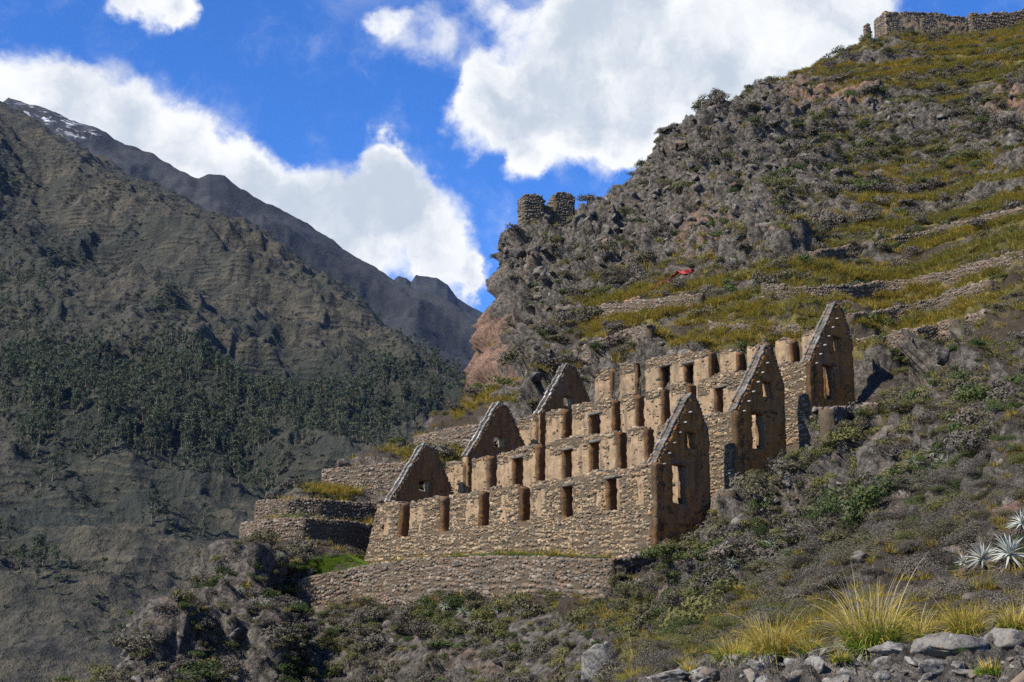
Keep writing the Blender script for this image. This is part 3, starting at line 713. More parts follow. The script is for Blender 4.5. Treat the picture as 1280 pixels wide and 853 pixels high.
def build_storehouses():
    names = ['lowest', 'middle', 'highest']
    WIN = [[22.9, 18.7, 14.7, 10.8, 7.0, 3.2], [24.8, 22.1, 19.4, 17.0, 14.4, 11.8, 9.3, 6.8, 4.0],
           [24.65, 21.8, 18.95, 16.7, 14.35, 11.95, 9.5, 7.14, 4.4], [23.8, 21.1, 18.55, 16.2, 13.7, 11.15, 8.6, 6.36]]
    TOPS = [[(0, 4.9), (5, 4.85), (8, 4.75), (12, 4.82), (16, 4.75), (20, 4.78), (22, 4.72), (26, 4.85)],
            [(0, 4.9), (8, 4.85), (15, 4.95), (20, 4.8), (23.4, 4.6), (27.5, 4.75)],
            [(0, 5.0), (7, 5.2), (14, 5.1), (23, 5.05), (27, 4.8)],
            [(0, 4.9), (5, 4.9), (10.7, 4.75), (13, 4.9), (16, 5.35), (22, 5.5), (26, 5.5)]]
    LAB = ['lowest storehouse of the terraced ruin, stone front wall with six tall windows', 'middle storehouse of the terraced ruin, standing between two gabled ones',
           'highest storehouse of the terraced ruin, backed by the grassy hillside']
    for i in range(3):
        root = bpy.data.objects.new('storehouse', None); COL.objects.link(root); root.location = W(12 - SHIFT * i, SP * i + 3.2, RISE * i); root.empty_display_size = .5
        tag(root, LAB[i], 'ruin', 'gabled storehouse ruins')
        inv = Matrix.Translation(-Vector(root.location))
        def part(name, vf, mat, parent=None, kind=None):
            o = mobj(name, (vf[0] - np.array(root.location),) + tuple(vf[1:]), mat, parent or root, kind); return o
        walls = [i] if i < 2 else [2, 3]
        for k in walls:
            fr = Frame(W(-SHIFT * k, SP * k, RISE * k), E1, EZ, E2)
            rn = random.Random(50 + k); holes = []
            topf = prof(TOPS[k]); dips = []
            for a in WIN[k]:
                w = rn.uniform(.95, 1.12); zt = rn.uniform(4.15, 4.45) + (0.35 if k == 3 else 0)
                op = rn.random() < (.25 if k == 0 else .8)
                if k == 0 and a > 22: op = True
                if op: zt = 6.0; dips.append(a)
                zb = 2.45 + rn.uniform(-.05, .1) if k == 0 else (2.25 if k < 3 else 2.6)
                holes.append((a - w / 2, a + w / 2, zb, zt))
            top = jag(lambda x, f=topf: f(x) - sum(.16 * math.exp(-((x - d) / .5) ** 2) for d in dips), .13, 60 + k)
            end = 26.2 if k == 0 else 27.3 if k < 3 else 26
            st0 = 4.2 if k == 3 else 0.0
            zb = -1.0 if k == 0 else -1.3
            if k == 0:
                fr.warp = lambda x, z, t: (x + np.clip(x - 21, 0, 6) / 5.0 * np.clip(4.87 - z, 0, 6) * .33, z, t - np.clip(3.2 - z, 0, 5) * .05 )
            base = lambda x, z0=zb: z0
            # plaster survives in patches between the openings; elsewhere bare rubble
            pn = lambda x, z, s=k: math.sin(x * 2.1 + s) * .5 + math.sin(x * 5.3 + z * .7 + s * 2) * .35 + math.sin(z * 3 + x) * .25
            if k == 0: keep = lambda x, z: 1.0 if z < 2.7 or z > 4.35 else (.12 if pn(x, z) > .35 else .95)
            elif k == 3: keep = lambda x, z: .95 if z > 4.6 else (.03 if pn(x, z) > -.45 else .5)
            else: keep = lambda x, z: 1.0 if z > 4.45 or (z > 4.0 and pn(x, z) > 0) else (.03 if pn(x, z) > -.45 else .5)
            if k in (1, 2):
                keep0 = keep; keep = lambda x, z: .97 if x < 2.6 else keep0(x, z)
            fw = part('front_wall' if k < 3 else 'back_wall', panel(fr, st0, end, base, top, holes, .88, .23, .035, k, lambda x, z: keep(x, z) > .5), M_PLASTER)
            st = rubble(fr, st0 + .05, end - .05, lambda x: zb if k == 0 else 0.0, top, holes, keep, seed=100 + k)
            part('stone_facing', st, M_STONE, fw, 'stuff')
            cp = capstones(fr, st0 + .1, end - .1, lambda x: top(x) - .05, .88, 140 + k, .19, lambda x: any(h[3] > 5 and h[0] - .1 < x < h[1] + .1 for h in holes))
            part('cap_course', cp, M_DARKST, fw, 'stuff')
            for h in holes:                      # stone lintels over the openings that keep their head
                if h[3] < 5:
                    c = fr((h[0] + h[1]) / 2, h[3] + .02, .12)
                    part('lintel', blocks([(c, fr.ex * (h[1] - h[0]) * .72, fr.et * .17, fr.ez * .1)], int(h[0] * 10)), M_DARKST, fw)
            if k == 3:
                fb = Frame(W(-SHIFT * 3, SP * 3 + .9, RISE * 3), E1, EZ, E2)
                part('backing_wall', panel(fb, 4.2, 26, base, lambda x: topf(x) - .25, [], .35, .5, .03, 9), M_MORTAR)
        # gables
        for side in (0, 1):
            a0 = (0 if side == 0 else LEN + .9) - SHIFT * i
            fr = Frame(W(a0, SP * i + (.3 if side == 0 else .25), RISE * i), E2, EZ, E1)
            if side == 0:
                pts = [(-.3, 4.6), (0, 4.95), (2.9, 9.1), (3.2, 9.15), (3.6, 8.7), (4.3, 7.1), (4.4, 6.3)]; end = 4.4
                hs = [(1.3, 2.4, 2.75, 5.0), (2.4, 3.3, 6.1, 6.95)]; thick = .85
            else:
                pts = [(-.3, 4.6), (0, 4.95), (2.85, 9.1), (3.7, 8.95), (4.3, 8.0), (5.5, 5.9), (6.1, 5.2)]; end = 6.05
                hs = [(2.4, 3.35, 5.85, 6.7)]; thick = -.85
            fr.o = fr.o  # face towards the right-hand side of the ruin is the one in view
            if side == 1: fr = Frame(W(LEN - SHIFT * i, SP * i + .25, RISE * i), E2, EZ, E1)
            top = jag(prof(pts), .05, 70 + i * 2 + side, 2.6)
            base = (lambda x: .6 * x - 1.6) if side == 0 else (lambda x: .6 * x + .5)
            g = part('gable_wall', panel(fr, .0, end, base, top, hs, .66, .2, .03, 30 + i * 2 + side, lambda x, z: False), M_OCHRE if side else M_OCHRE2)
            keep = (lambda x, z: .9 if z < .6 * x + .6 else (.04 if math.sin(x * 3 + z * 2 + i) + math.sin(z * 4.1 - x * 2) < 1.2 else .4)) if side == 0 else (lambda x, z: .05)
            st = rubble(fr, .05, end - .05, base, top, hs, keep, proud=(.02, .06), seed=170 + i * 2 + side)
            if st: part('stone_facing', st, M_RUDDY, g, 'stuff')
            # edge of the front rake: a raised course along each face, a gutter row of darker stone between
            rn = random.Random(200 + i * 2 + side)
            for row, tt in (('inner', .07), ('middle', .33), ('outer', .60)):
                it = []; s0 = np.array([0, 4.95]); s1 = np.array([2.95, 9.15]); Lk = np.linalg.norm(s1 - s0); dr = (s1 - s0) / Lk; nr = np.array([-dr[1], dr[0]]); d = 0
                while d < Lk:
                    l = rn.uniform(.16, .42); m = s0 + dr * (d + l / 2); m = np.array([m[0], top(m[0])]) + nr * (.02 if row == 'middle' else .05 + rn.uniform(-.03, .04))
                    it.append((fr(m[0], m[1], tt), (fr.ex * dr[0] + fr.ez * dr[1]) * l * .52, fr.et * (rn.uniform(.05, .09) if row != 'middle' else .17), (fr.ex * nr[0] + fr.ez * nr[1]) * (rn.uniform(.05, .12) if row != 'middle' else .06))); d += l
                part('coping_course', blocks(it, 210 + i * 4 + side * 2 + (tt > .5)), M_BLACKST if row == 'middle' and side else M_DARKST if row == 'middle' else M_COPE if side else M_COPEG, g, 'stuff')
            it = []
            bp = [p for p in pts if p[0] >= 2.8]
            for (xa, za), (xb, zb_) in zip(bp[:-1], bp[1:]):
                nst = max(1, int(math.hypot(xb - xa, zb_ - za) / .2))
                for q in range(nst):
                    f = (q + .5) / nst
                    for tt in (.12, .34, .56): it.append((fr(xa + (xb - xa) * f, za + (zb_ - za) * f + .02, tt), fr.ex * rn.uniform(.07, .14), fr.et * .14, fr.ez * rn.uniform(.06, .13)))
            part('broken_edge', blocks(it, 230 + i * 2 + side), M_DARKST, g, 'stuff')
            if side == 0:
                for d in np.arange(.35, 4.9, .78):      # stone roof pegs along the rake
                    m = np.array([0.18, 4.75]) + np.array([.575, .818]) * d
                    part('peg', blocks([(fr(m[0] + .12, m[1] - .12, -.12), fr.ex * .045, fr.et * .17, fr.ez * .045)], int(d * 9)), M_COPE, g)
                part('lintel', blocks([(fr(1.9, 5.1, .12), fr.ex * .8, fr.et * .14, fr.ez * .09)], 3), M_DARKST, g)
        # trodden earth inside
        c = [W(.3 - SHIFT * i, SP * i + .5, RISE * i + 2.32), W(LEN - SHIFT * i, SP * i + .5, RISE * i + 2.32), W(LEN - SHIFT * i, SP * (i + 1) + .3, RISE * i + 2.36), W(.3 - SHIFT * i, SP * (i + 1) + .3, RISE * i + 2.36)]
        part('earth_floor', (np.array(c), np.array([[0, 1, 2, 3]])), M_MORTAR)
build_storehouses()

bpy.context.view_layer.update()
DG = bpy.context.evaluated_depsgraph_get()
def hit(px, py, ob=None):
    """ground point seen along a pixel's ray"""
    v = Vector(ray(px, py)).normalized(); ok, loc, nor, idx = (ob or hill).ray_cast(Vector((0, 0, 0)), v)
    return (np.array(loc), np.array(nor)) if ok else (None, None)
def ground(x, y, ob=None):
    ok, loc, nor, idx = (ob or hill).ray_cast(Vector((x, y, 1500)), Vector((0, 0, -1)))
    return loc.z if ok else 0.0

# walls that follow a line in plan: built in short straight lengths of one mesh
def line_wall(name, line, height, label, cat, group, mat, thick=0.7, course=(.09, .20), seed=0, bury=.5, topjag=.06, keep=None, hfun=None):
    """line: (n,3) points of the top edge of the wall's face, left to right as seen"""
    line = np.asarray(line, float); seg = np.linalg.norm(np.diff(line[:, :2], axis=0), axis=1); s = np.concatenate([[0], np.cumsum(seg)]); Lt = s[-1]
    class Bent(Frame):
        def __init__(q): pass
        def __call__(q, x, z, t):
            x = np.asarray(x, float); z = np.asarray(z, float); t = np.asarray(t, float)
            px = np.interp(x, s, line[:, 0]); py = np.interp(x, s, line[:, 1]); pz = np.interp(x, s, line[:, 2])
            e = .35; tx = np.interp(np.minimum(x + e, Lt), s, line[:, 0]) - np.interp(np.maximum(x - e, 0), s, line[:, 0]); ty = np.interp(np.minimum(x + e, Lt), s, line[:, 1]) - np.interp(np.maximum(x - e, 0), s, line[:, 1])
            n = np.hypot(tx, ty); tx, ty = tx / n, ty / n
            tt = t + .06 * z                     # batter
            return np.stack([px - ty * tt, py + tx * tt, pz + z], -1)
    fr = Bent(); d = line[-1] - line[0]; fr.ex = d / np.linalg.norm(d); fr.ez = EZ; fr.et = np.cross(EZ, fr.ex); fr.et /= np.linalg.norm(fr.et)
    top = jag(lambda x: 0.0, topjag, seed); hf = hfun or (lambda x: height); base = lambda x: -hf(x) - bury
    mid = line[len(line) // 2] - np.array([0, 0, height])
    root = bpy.data.objects.new(name, None); COL.objects.link(root); root.location = mid; root.empty_display_size = .4
    tag(root, label, cat, group)
    sub = lambda vf: (vf[0] - mid, vf[1])
    core = mobj('wall_core', sub(panel(fr, 0, Lt, base, top, [], thick, .3, .03, seed)), M_MORTAR, root)
    st = rubble(fr, 0.02, Lt - .02, base, top, [], keep or (lambda x, z: 1.0), course=course, seed=seed + 3, proud=(.015, .065))
    if st: mobj('stone_facing', sub(st), mat, core, 'stuff')
    cp = capstones(fr, .05, Lt - .05, lambda x: top(x) - .04, thick, seed + 5, .21)
    if cp: mobj('cap_course', sub(cp), mat, core, 'stuff')
    return root
TG = 'dry stone terrace walls'
for key, lab in [('low', 'long low terrace wall running below the windowed front of the lowest storehouse'),
                 ('side_low', 'curved terrace wall above the dark shrub crag, lowest of the side terraces'),
                 ('side_mid', 'terrace wall directly above the curved one beside the lowest gable'),
                 ('side_high', 'terrace wall above the yellow grass bench behind the lowest gable'),
                 ('side_top', 'terrace wall at the foot of the cliff behind the seated person in red')]:
    ln, lv, hg = TERR[key]
    line_wall('stone_terrace', ln, hg, lab, 'terrace', TG, M_TERR, seed=300 + len(key))
# return of the low wall, running back to the storehouse corner
pA = TERR['low'][0][-1]; pB = W(-.2, -.3, -.1)
line_wall('stone_terrace', np.array([pA + np.array([.05, .35, -.05]), (pA + pB) / 2, pB]), 1.9, 'short shaded return of the low terrace wall below the lowest gable', 'terrace', TG, M_DARKST, seed=340)

def slope_wall(pts, height, label, group=TG, mat=None, name='stone_terrace', seed=0, **k):
    """wall standing on the hillside: pts are pixels along its foot"""
    L = []
    for (x0, y0), (x1, y1) in zip(pts[:-1], pts[1:]):
        for f in np.linspace(0, 1, 5)[:-1]:
            L.append((x0 + (x1 - x0) * f, y0 + (y1 - y0) * f))
    L.append(pts[-1]); G = [hit(*q)[0] for q in L]; G = np.array([g for g in G if g is not None])
    for _ in range(3): G[1:-1] = (G[:-2] + 2 * G[1:-1] + G[2:]) / 4
    G[:, 2] += height
    return line_wall(name, G, height, label, 'terrace', group, mat or M_TERR, seed=seed, bury=.9, **k)
UG = 'low walls stepping up the grassy hillside'
SLAB = [(1.3, 'straight terrace wall below the red netting on the hillside'), (.8, 'short rubble wall with a squared end above the highest storehouse'), (.6, 'low wall at the foot of the yellow grass behind the highest storehouse'),
        (1.0, 'long stepped wall above the highest gable'), (.75, 'low wall beside the green netting strip'), (.55, 'low wall crossing the slope right behind the highest gable'), (.9, 'pale rubble wall rising towards the hilltop ruin')]
for k_, (pts, (h_, lab)) in enumerate(zip(SLOPE_LINES, SLAB)): slope_wall(pts, h_, lab, UG, seed=401 + k_, topjag=.14)
slope_wall([(868, 652), (880, 650), (900, 640)], .9, 'stub of stone wall in the grass outside the lowest gable', UG, seed=409)
slope_wall([(1042, 533), (1060, 530), (1082, 527)], .8, 'stub of stone wall in the grass outside the highest gable', UG, seed=410)

# ---------------------------------------------------------------- hilltop ruins
def box_ruin(name, base_c, ex, width, height, depth, label, group, seed, topf=None, mat=M_DARKST, keep=None, bury=1.6):
    """small roofless stone block: four faces of rubble round a core"""
    ex = np.array([ex[0], ex[1], 0.0]); ex /= np.linalg.norm(ex); et = np.cross(EZ, ex)
    root = bpy.data.objects.new(name, None); COL.objects.link(root); root.location = base_c; root.empty_display_size = .4; tag(root, label, 'ruin', group)
    topf = topf or jag(lambda x: height, .14, seed, 1.8)
    fr = Frame(-ex * width / 2, ex, EZ, et)
    core = mobj('wall_core', panel(fr, 0, width, lambda x: -bury, topf, [], depth, .3, .05, seed), M_PLASTER if keep else M_MORTAR, root)
    faces_ = [(fr, width, topf, keep), (Frame(ex * width / 2, et, EZ, -ex), depth, lambda x: topf(width - .05), None), (Frame(-ex * width / 2 + et * depth, -et, EZ, ex), depth, lambda x: topf(.05), None)]
    for k, (f, w, tf, kp) in enumerate(faces_):
        st = rubble(f, .02, w - .02, lambda x: -bury, tf, [], kp or (lambda x, z: 1.0), course=(.16, .34), seed=seed + 7 * k, proud=(.03, .12))
        if st: mobj('stone_facing', st, mat, core, 'stuff')
    cp = capstones(fr, 0, width, lambda x: topf(x) - .05, depth, seed + 3, .34)
    if cp: mobj('cap_course', cp, mat, core, 'stuff')
    return root
def at_ridge(px, Y):
    x = (px - CX) / FPX / math.cos(PITCH) * Y; 
    return x, Y
def ruin_at(px, py, Y):
    q = P(px, py, Y); q[2] = min(q[2], ground(q[0], q[1]) + .4); return q
HGp = 'ruined lookouts along the ridge'
q = P(668, 291, 181); box_ruin('lookout_tower', q, (1, .35), 2.7, 4.0, 2.4, 'left stub of the dark stone lookout on the cliff top', HGp, 501, jag(prof([(0, 4.6), (.3, 4.9), (2.4, 4.8), (2.7, 4.4)]), .10, 5, 2.5))
q = P(706, 291, 183); box_ruin('lookout_tower', q, (1, .35), 2.8, 4.2, 2.6, 'right stub of the dark stone lookout on the cliff top, slightly taller', HGp, 502, jag(prof([(0, 4.5), (.4, 5.1), (2.3, 5.3), (2.8, 4.6)]), .10, 6, 2.5))
q = P(686, 291, 182.6); box_ruin('lookout_ruin', q, (1, .35), 1.6, 3.4, 1.2, 'low dark wall joining the two stubs of the cliff top lookout', HGp, 503)
kp = lambda x, z: 1.0 if (x < 2.2 or 6.6 < x < 8.8 or x > 14.6 or z > 3.2) else .12
q = P(1161, 44, 227); box_ruin('hall_ruin', q, (1, .28), 15.4, 3.6, 3.5, 'long roofless hall on the hilltop with pale plaster panels', HGp, 504, jag(prof([(0, 3.0), (5, 3.5), (9, 3.9), (15.4, 3.8)]), .12, 7), M_DARKST, kp)
q = P(1256, 46, 226); box_ruin('rubble_ruin', q, (1, .25), 11.5, 3.6, 1.0, 'thick rubble wall at the hilltop next to the roofless hall', HGp, 505, jag(prof([(0, 3.2), (5, 3.9), (11.5, 5.2)]), .25, 8), M_TERR)
q = P(1086, 46, 224); box_ruin('stone_pillar', q, (1, .2), .9, 2.3, .9, 'small lone stone pillar left of the roofless hilltop hall', HGp, 506, prof([(0, 1.3), (.3, 2.3), (.6, 2.2), (.9, 1.0)]))

# ---------------------------------------------------------------- plants and rocks: shapes
def ico(sub):
    bm = bmesh.new(); bmesh.ops.create_icosphere(bm, subdivisions=sub, radius=1.0)
    v = np.array([x.co[:] for x in bm.verts]); f = np.array([[w.index for w in x.verts] for x in bm.faces]); bm.free(); return v, f
ICO3 = ico(3); ICO4 = ico(4)
def rock_mesh(name, seed, mat, flat=.75, base=ICO3, smooth=False):
    v, f = base; rg = np.random.default_rng(seed); d = v.copy()
    # cut by random planes for flat faces, then roughen
    for _ in range(20):
        n = rg.normal(size=3); n /= np.linalg.norm(n); k = rg.uniform(.42, .85); t = d @ n; d = d - np.maximum(t - k, 0)[:, None] * n * .92
    d *= np.array([1.0, rg.uniform(.7, 1.0), flat * rg.uniform(.8, 1.1)])
    c1, c2 = cell(v * 1.6 + seed, seed); e1_, e2_ = cell(v * 4.2 + seed, seed + 1)
    d *= (1 + .12 * fbm(v * 1.7 + seed, 3, seed) + .06 * fbm(v * 5 + seed, 3, seed + 2) + .22 * np.minimum(c2 - c1, .3) + .10 * np.minimum(e2_ - e1_, .3) - .07)[:, None]
    return mesh_np(name, d, f, mat, smooth)
def leaves(cent, nor, size, rg, asp=2.2):
    """diamond leaves at centres, roughly facing nor"""
    n = len(cent); a = np.cross(nor, rg.normal(size=(n, 3))); a /= np.linalg.norm(a, axis=1, keepdims=True) + 1e-9; b = np.cross(nor, a)
    s = size * rg.uniform(.6, 1.4, (n, 1)); bend = nor * s * .25
    V = np.stack([cent - a * s, cent + b * s / asp + bend * .3, cent + a * s, cent - b * s / asp + bend * .3], 1).reshape(-1, 3)
    return V, np.arange(4 * n).reshape(-1, 4)
def shrub_mesh(name, seed, mat, nleaf, lsize, lobes=9, h=.8, twig=0, asp=2.2):
    rg = np.random.default_rng(seed); C_ = []; N_ = []
    for k in range(lobes):
        th = rg.uniform(0, 2 * math.pi); r = .62 * math.sqrt(rg.uniform(0, 1)); c = np.array([r * math.cos(th), r * math.sin(th), h * (.15 + .5 * (1 - r)) * rg.uniform(.7, 1.2)]); lr = rg.uniform(.22, .42)
        n = rg.normal(size=(nleaf // lobes, 3)); n[:, 2] = np.abs(n[:, 2]) * 1.0 - .15; n /= np.linalg.norm(n, axis=1, keepdims=True)
        rad = lr * rg.uniform(.45, 1.12, (len(n), 1)) ** .6
        C_.append(c + n * rad); m = n + rg.normal(0, .55, n.shape); N_.append(m / np.linalg.norm(m, axis=1, keepdims=True))
    V, F_ = leaves(np.concatenate(C_), np.concatenate(N_), lsize, rg, asp)
    return mesh_np(name, V, F_, mat)
def blade_strip(base, dirs, length, width, droop, rg, seg=4):
    """arching blades: base (n,3), unit dirs (n,3)"""
    n = len(base); side = np.cross(dirs, [0, 0, 1.0]) + rg.normal(0, .2, (n, 3)); side /= np.linalg.norm(side, axis=1, keepdims=True) + 1e-9
    V = np.zeros((n, seg + 1, 2, 3)); out = dirs * np.array([1, 1, 0]); p = base.copy(); d = dirs.copy()
    for k in range(seg + 1):
        w = width * (1 - (k / seg) ** 1.6) + .0006
        V[:, k, 0] = p - side * np.reshape(w, (-1, 1)) / 2; V[:, k, 1] = p + side * np.reshape(w, (-1, 1)) / 2
        d = d + np.array([0, 0, -1.0]) * np.reshape(droop, (-1, 1)) * (k + .6) / seg + out * .04; d /= np.linalg.norm(d, axis=1, keepdims=True)
        p = p + d * np.reshape(length, (-1, 1)) / seg
    idx = np.arange(n * (seg + 1) * 2).reshape(n, seg + 1, 2); F_ = np.stack([idx[:, :-1, 0], idx[:, :-1, 1], idx[:, 1:, 1], idx[:, 1:, 0]], -1).reshape(-1, 4)
    return V.reshape(-1, 3), F_
def tuft_arr(seed, n, h, r, spread, droop, width, seg=4):
    rg = np.random.default_rng(seed); th = rg.uniform(0, 2 * math.pi, n); rr = r * np.sqrt(rg.uniform(0, 1, n)); b = np.stack([rr * np.cos(th), rr * np.sin(th), -.03 * np.ones(n)], 1)
    tilt = spread * np.abs(rg.normal(0, .6, n)) + .1; th2 = th + rg.normal(0, .5, n)
    d = np.stack([np.sin(tilt) * np.cos(th2), np.sin(tilt) * np.sin(th2), np.cos(tilt)], 1)
    return blade_strip(b, d, h * rg.uniform(.55, 1.1, n), width * rg.uniform(.6, 1.3, n), droop * rg.uniform(.3, 1.5, n), rg, seg)

M_ROCK = mat_rock('boulder_rock', (0.024, 0.021, 0.018), (0.15, 0.133, 0.112), (0.12, 0.076, 0.05))
M_FROCK = mat_rock('near_rock', (0.05, 0.047, 0.042), (0.22, 0.21, 0.19), (0.11, 0.085, 0.062), 5.0)
M_GREY = mat_leaf('grey_twig_leaf', (0.020, 0.017, 0.013), (0.168, 0.145, 0.118), (0.075, 0.068, 0.034), .1)
M_GREEN = mat_leaf('green_leaf', (0.012, 0.022, 0.006), (0.085, 0.115, 0.028), (0.10, 0.095, 0.03))
M_OLIVE = mat_leaf('olive_leaf', (0.025, 0.026, 0.011), (0.13, 0.122, 0.05), (0.15, 0.135, 0.045))
M_GRASS = mat_leaf('dry_grass', (0.16, 0.12, 0.02), (0.32, 0.235, 0.035), (0.15, 0.14, 0.026), .3)
M_TUSS = mat_leaf('tussock_grass', (0.27, 0.20, 0.03), (0.42, 0.33, 0.07), None, .35)
M_STALK = mat_leaf('dry_stalk', (0.36, 0.29, 0.17), (0.55, 0.47, 0.31), None, .3)
M_FRESH = mat_leaf('fresh_grass', (0.075, 0.13, 0.012), (0.16, 0.23, 0.03), None, .35)
M_PUYA = mat_leaf('silver_leaf', (0.22, 0.235, 0.20), (0.40, 0.42, 0.36), None, .15)
M_PUYAD = mat_leaf('dead_leaf', (0.05, 0.04, 0.03), (0.12, 0.095, 0.07), None, .1)
M_EUC = mat_leaf('eucalyptus_leaf', (0.026, 0.036, 0.019), (0.095, 0.115, 0.062), (0.05, 0.065, 0.036), .2)
M_BARK = mat_plain('bark', (0.14, 0.11, 0.085))
M_WOOD = mat_plain('weathered_wood', (0.15, 0.11, 0.075))

# ---------------------------------------------------------------- scattering
def gn_scatter(name, pts, eul, scl, protos, label, cat):
    me = bpy.data.meshes.new(name); me.vertices.add(len(pts)); me.vertices.foreach_set('co', np.asarray(pts, np.float32).ravel())
    a = me.attributes.new('turn', 'FLOAT_VECTOR', 'POINT'); a.data.foreach_set('vector', np.asarray(eul, np.float32).ravel())
    a = me.attributes.new('size', 'FLOAT_VECTOR', 'POINT'); a.data.foreach_set('vector', np.asarray(scl, np.float32).ravel())
    o = tag(link(name, me), label, cat, None, 'stuff')
    ng = bpy.data.node_groups.new(name, 'GeometryNodeTree'); N = ng.nodes; L = ng.links
    ng.interface.new_socket('Geometry', in_out='INPUT', socket_type='NodeSocketGeometry'); ng.interface.new_socket('Geometry', in_out='OUTPUT', socket_type='NodeSocketGeometry')
    gi = N.new('NodeGroupInput'); go = N.new('NodeGroupOutput'); ins = N.new('GeometryNodeInstanceOnPoints')
    L.new(gi.outputs[0], ins.inputs['Points'])
    j = N.new('GeometryNodeJoinGeometry') if len(protos) > 1 else None
    for p in protos:
        oi = N.new('GeometryNodeObjectInfo'); oi.inputs['Object'].default_value = p; oi.inputs['As Instance'].default_value = len(protos) == 1
        if j: L.new(oi.outputs['Geometry'], j.inputs[0])
        else: L.new(oi.outputs['Geometry'], ins.inputs['Instance'])
    if j:
        gi2 = N.new('GeometryNodeGeometryToInstance'); L.new(j.outputs[0], gi2.inputs[0]); L.new(gi2.outputs[0], ins.inputs['Instance'])
    for an, sock in (('turn', 'Rotation'), ('size', 'Scale')):
        na = N.new('GeometryNodeInputNamedAttribute'); na.data_type = 'FLOAT_VECTOR'; na.inputs['Name'].default_value = an
        if sock == 'Rotation':
            er = N.new('FunctionNodeEulerToRotation'); L.new(na.outputs[0], er.inputs[0]); L.new(er.outputs[0], ins.inputs[sock])
        else: L.new(na.outputs[0], ins.inputs[sock])
    L.new(ins.outputs[0], go.inputs[0])
    md = o.modifiers.new('scatter', 'NODES'); md.node_group = ng
    return o

class Field:
    """cells of a ground grid as candidate spots"""
    def __init__(s, G, pxr=(-120, 1400), pyr=(-80, 960)):
        c = (G[:-1, :-1] + G[1:, 1:]) / 2; d1 = G[1:, 1:] - G[:-1, :-1]; d2 = G[:-1, 1:] - G[1:, :-1]; n = np.cross(d1, d2); ar = np.linalg.norm(n, axis=2) / 2; n /= ar[..., None] * 2 + 1e-9
        n *= np.sign(n[..., 2:3] + 1e-9)
        s.c = c.reshape(-1, 3); s.n = n.reshape(-1, 3); s.area = ar.ravel(); s.shape = c.shape[:2]; s.d1 = d1.reshape(-1, 3); s.d2 = d2.reshape(-1, 3)
        s.px, s.py = project(s.c); s.ok = (s.px > pxr[0]) & (s.px < pxr[1]) & (s.py > pyr[0]) & (s.py < pyr[1])
    def m(s, A): return A[:-1, :-1].reshape(-1)
    def pick(s, w, n, rg):
        w = np.where(s.ok, w, 0) * s.area; w = np.maximum(w, 0); k = rg.choice(len(w), n, p=w / w.sum())
        return k, s.c[k] + s.d1[k] * rg.uniform(-.5, .5, (n, 1)) + s.d2[k] * rg.uniform(-.5, .5, (n, 1)) * .5
HF = Field(HG); HF.rk = HF.m(HM['rk']); HF.grass = HF.m(HM['grass']); HF.calm = HF.m(HM['calm'])
_a, _u = to_au(HF.c[:, :2]); HF.free = ~((_a > -2.6) & (_a < 27.5) & (_u > -1.0) & (_u < 20.3))
HF.free &= (HF.c[:, 1] < 238) & (HF.c[:, 1] > 8)
HF.bench = HF.calm < .5
def around(c, r):        # distance in plan from a point
    return np.hypot(HF.c[:, 0] - c[0], HF.c[:, 1] - c[1])
HF.pn = fbm(HF.c * .10, 3, 210); HF.pn2 = fbm(HF.c * .28, 3, 230)
rg = np.random.default_rng(11)

# proto shapes: each is a real plant or rock standing in the scene (first of its kind)
def euler(n, rg, tilt=.25): return np.stack([rg.normal(0, tilt, n), rg.normal(0, tilt, n), rg.uniform(0, 6.283, n)], 1)

def zone(p):
    x, y = project(np.asarray(p, float))
    if y > 735 and x < 760: return 'on the crag below the low terrace wall'
    if x < 480 and y > 560: return 'on the dark crag beside the side terraces'
    if x < 760 and y < 540: return 'on the cliff beneath the lookout ruin'
    if x < 960 and y < 330: return 'on the outcrops beside the lookout ruin'
    if x > 960 and y < 150: return 'just below the hilltop hall'
    if x > 960 and y < 330: return 'on the slope above the long stepped wall'
    if y < 445: return 'among the stepped walls above the highest storehouse'
    if x > 880 and y < 620: return 'on the slope outside the gable walls'
    return 'on the bank above the tussock grass'
def sizeword(v, ws, qs): return ws[int(np.searchsorted(qs, v))]
BG = 'boulders strewn over the hillside'
def place(name, me, loc, rot, sc, label, cat, group): return tag(link(name, me, None, loc, rot, sc), label, cat, group)

# --- boulders
rocks = [rock_mesh('boulder', 600 + k, M_ROCK) for k in range(6)]
w = HF.free * ~HF.bench * sstep(HF.rk + .3 * HF.pn2, .28, .75) * (HF.c[:, 1] > 40) * ~((HF.px < 660) & (HF.py > 340) & (HF.py < 540)) * ~((HF.py > 640) & (HF.py < 775) & (HF.px < 830))
for k in range(6):
    n = 1300; id_, pt = HF.pick(w, n, rg); s = np.clip(rg.lognormal(-1.05, .5, n), .18, 1.25) * np.clip(HF.c[id_, 1] / 100, .5, 1.25)
    sc = np.stack([s * rg.uniform(.8, 1.3, n), s * rg.uniform(.8, 1.2, n), s * rg.uniform(.7, 1.25, n)], 1)
    order = np.argsort(-(s / HF.c[id_, 1])); eu = euler(n, rg, .5)
    pt = pt - HF.n[id_] * (s * .3)[:, None]
    first = None
    for j in order[:24]:
        o = place('boulder', rocks[k], pt[j], eu[j], tuple(sc[j]), sizeword(s[j], ('small', 'squat', 'large'), (.6, .9)) + ' grey weathered boulder ' + zone(pt[j]), 'boulder', BG + ' ' + zone(pt[j]))
        first = first or o
    r = order[24:]; gn_scatter('loose_rock', pt[r], eu[r], sc[r], [first], 'loose grey rock covering the outcrops of the hillside', 'rock')

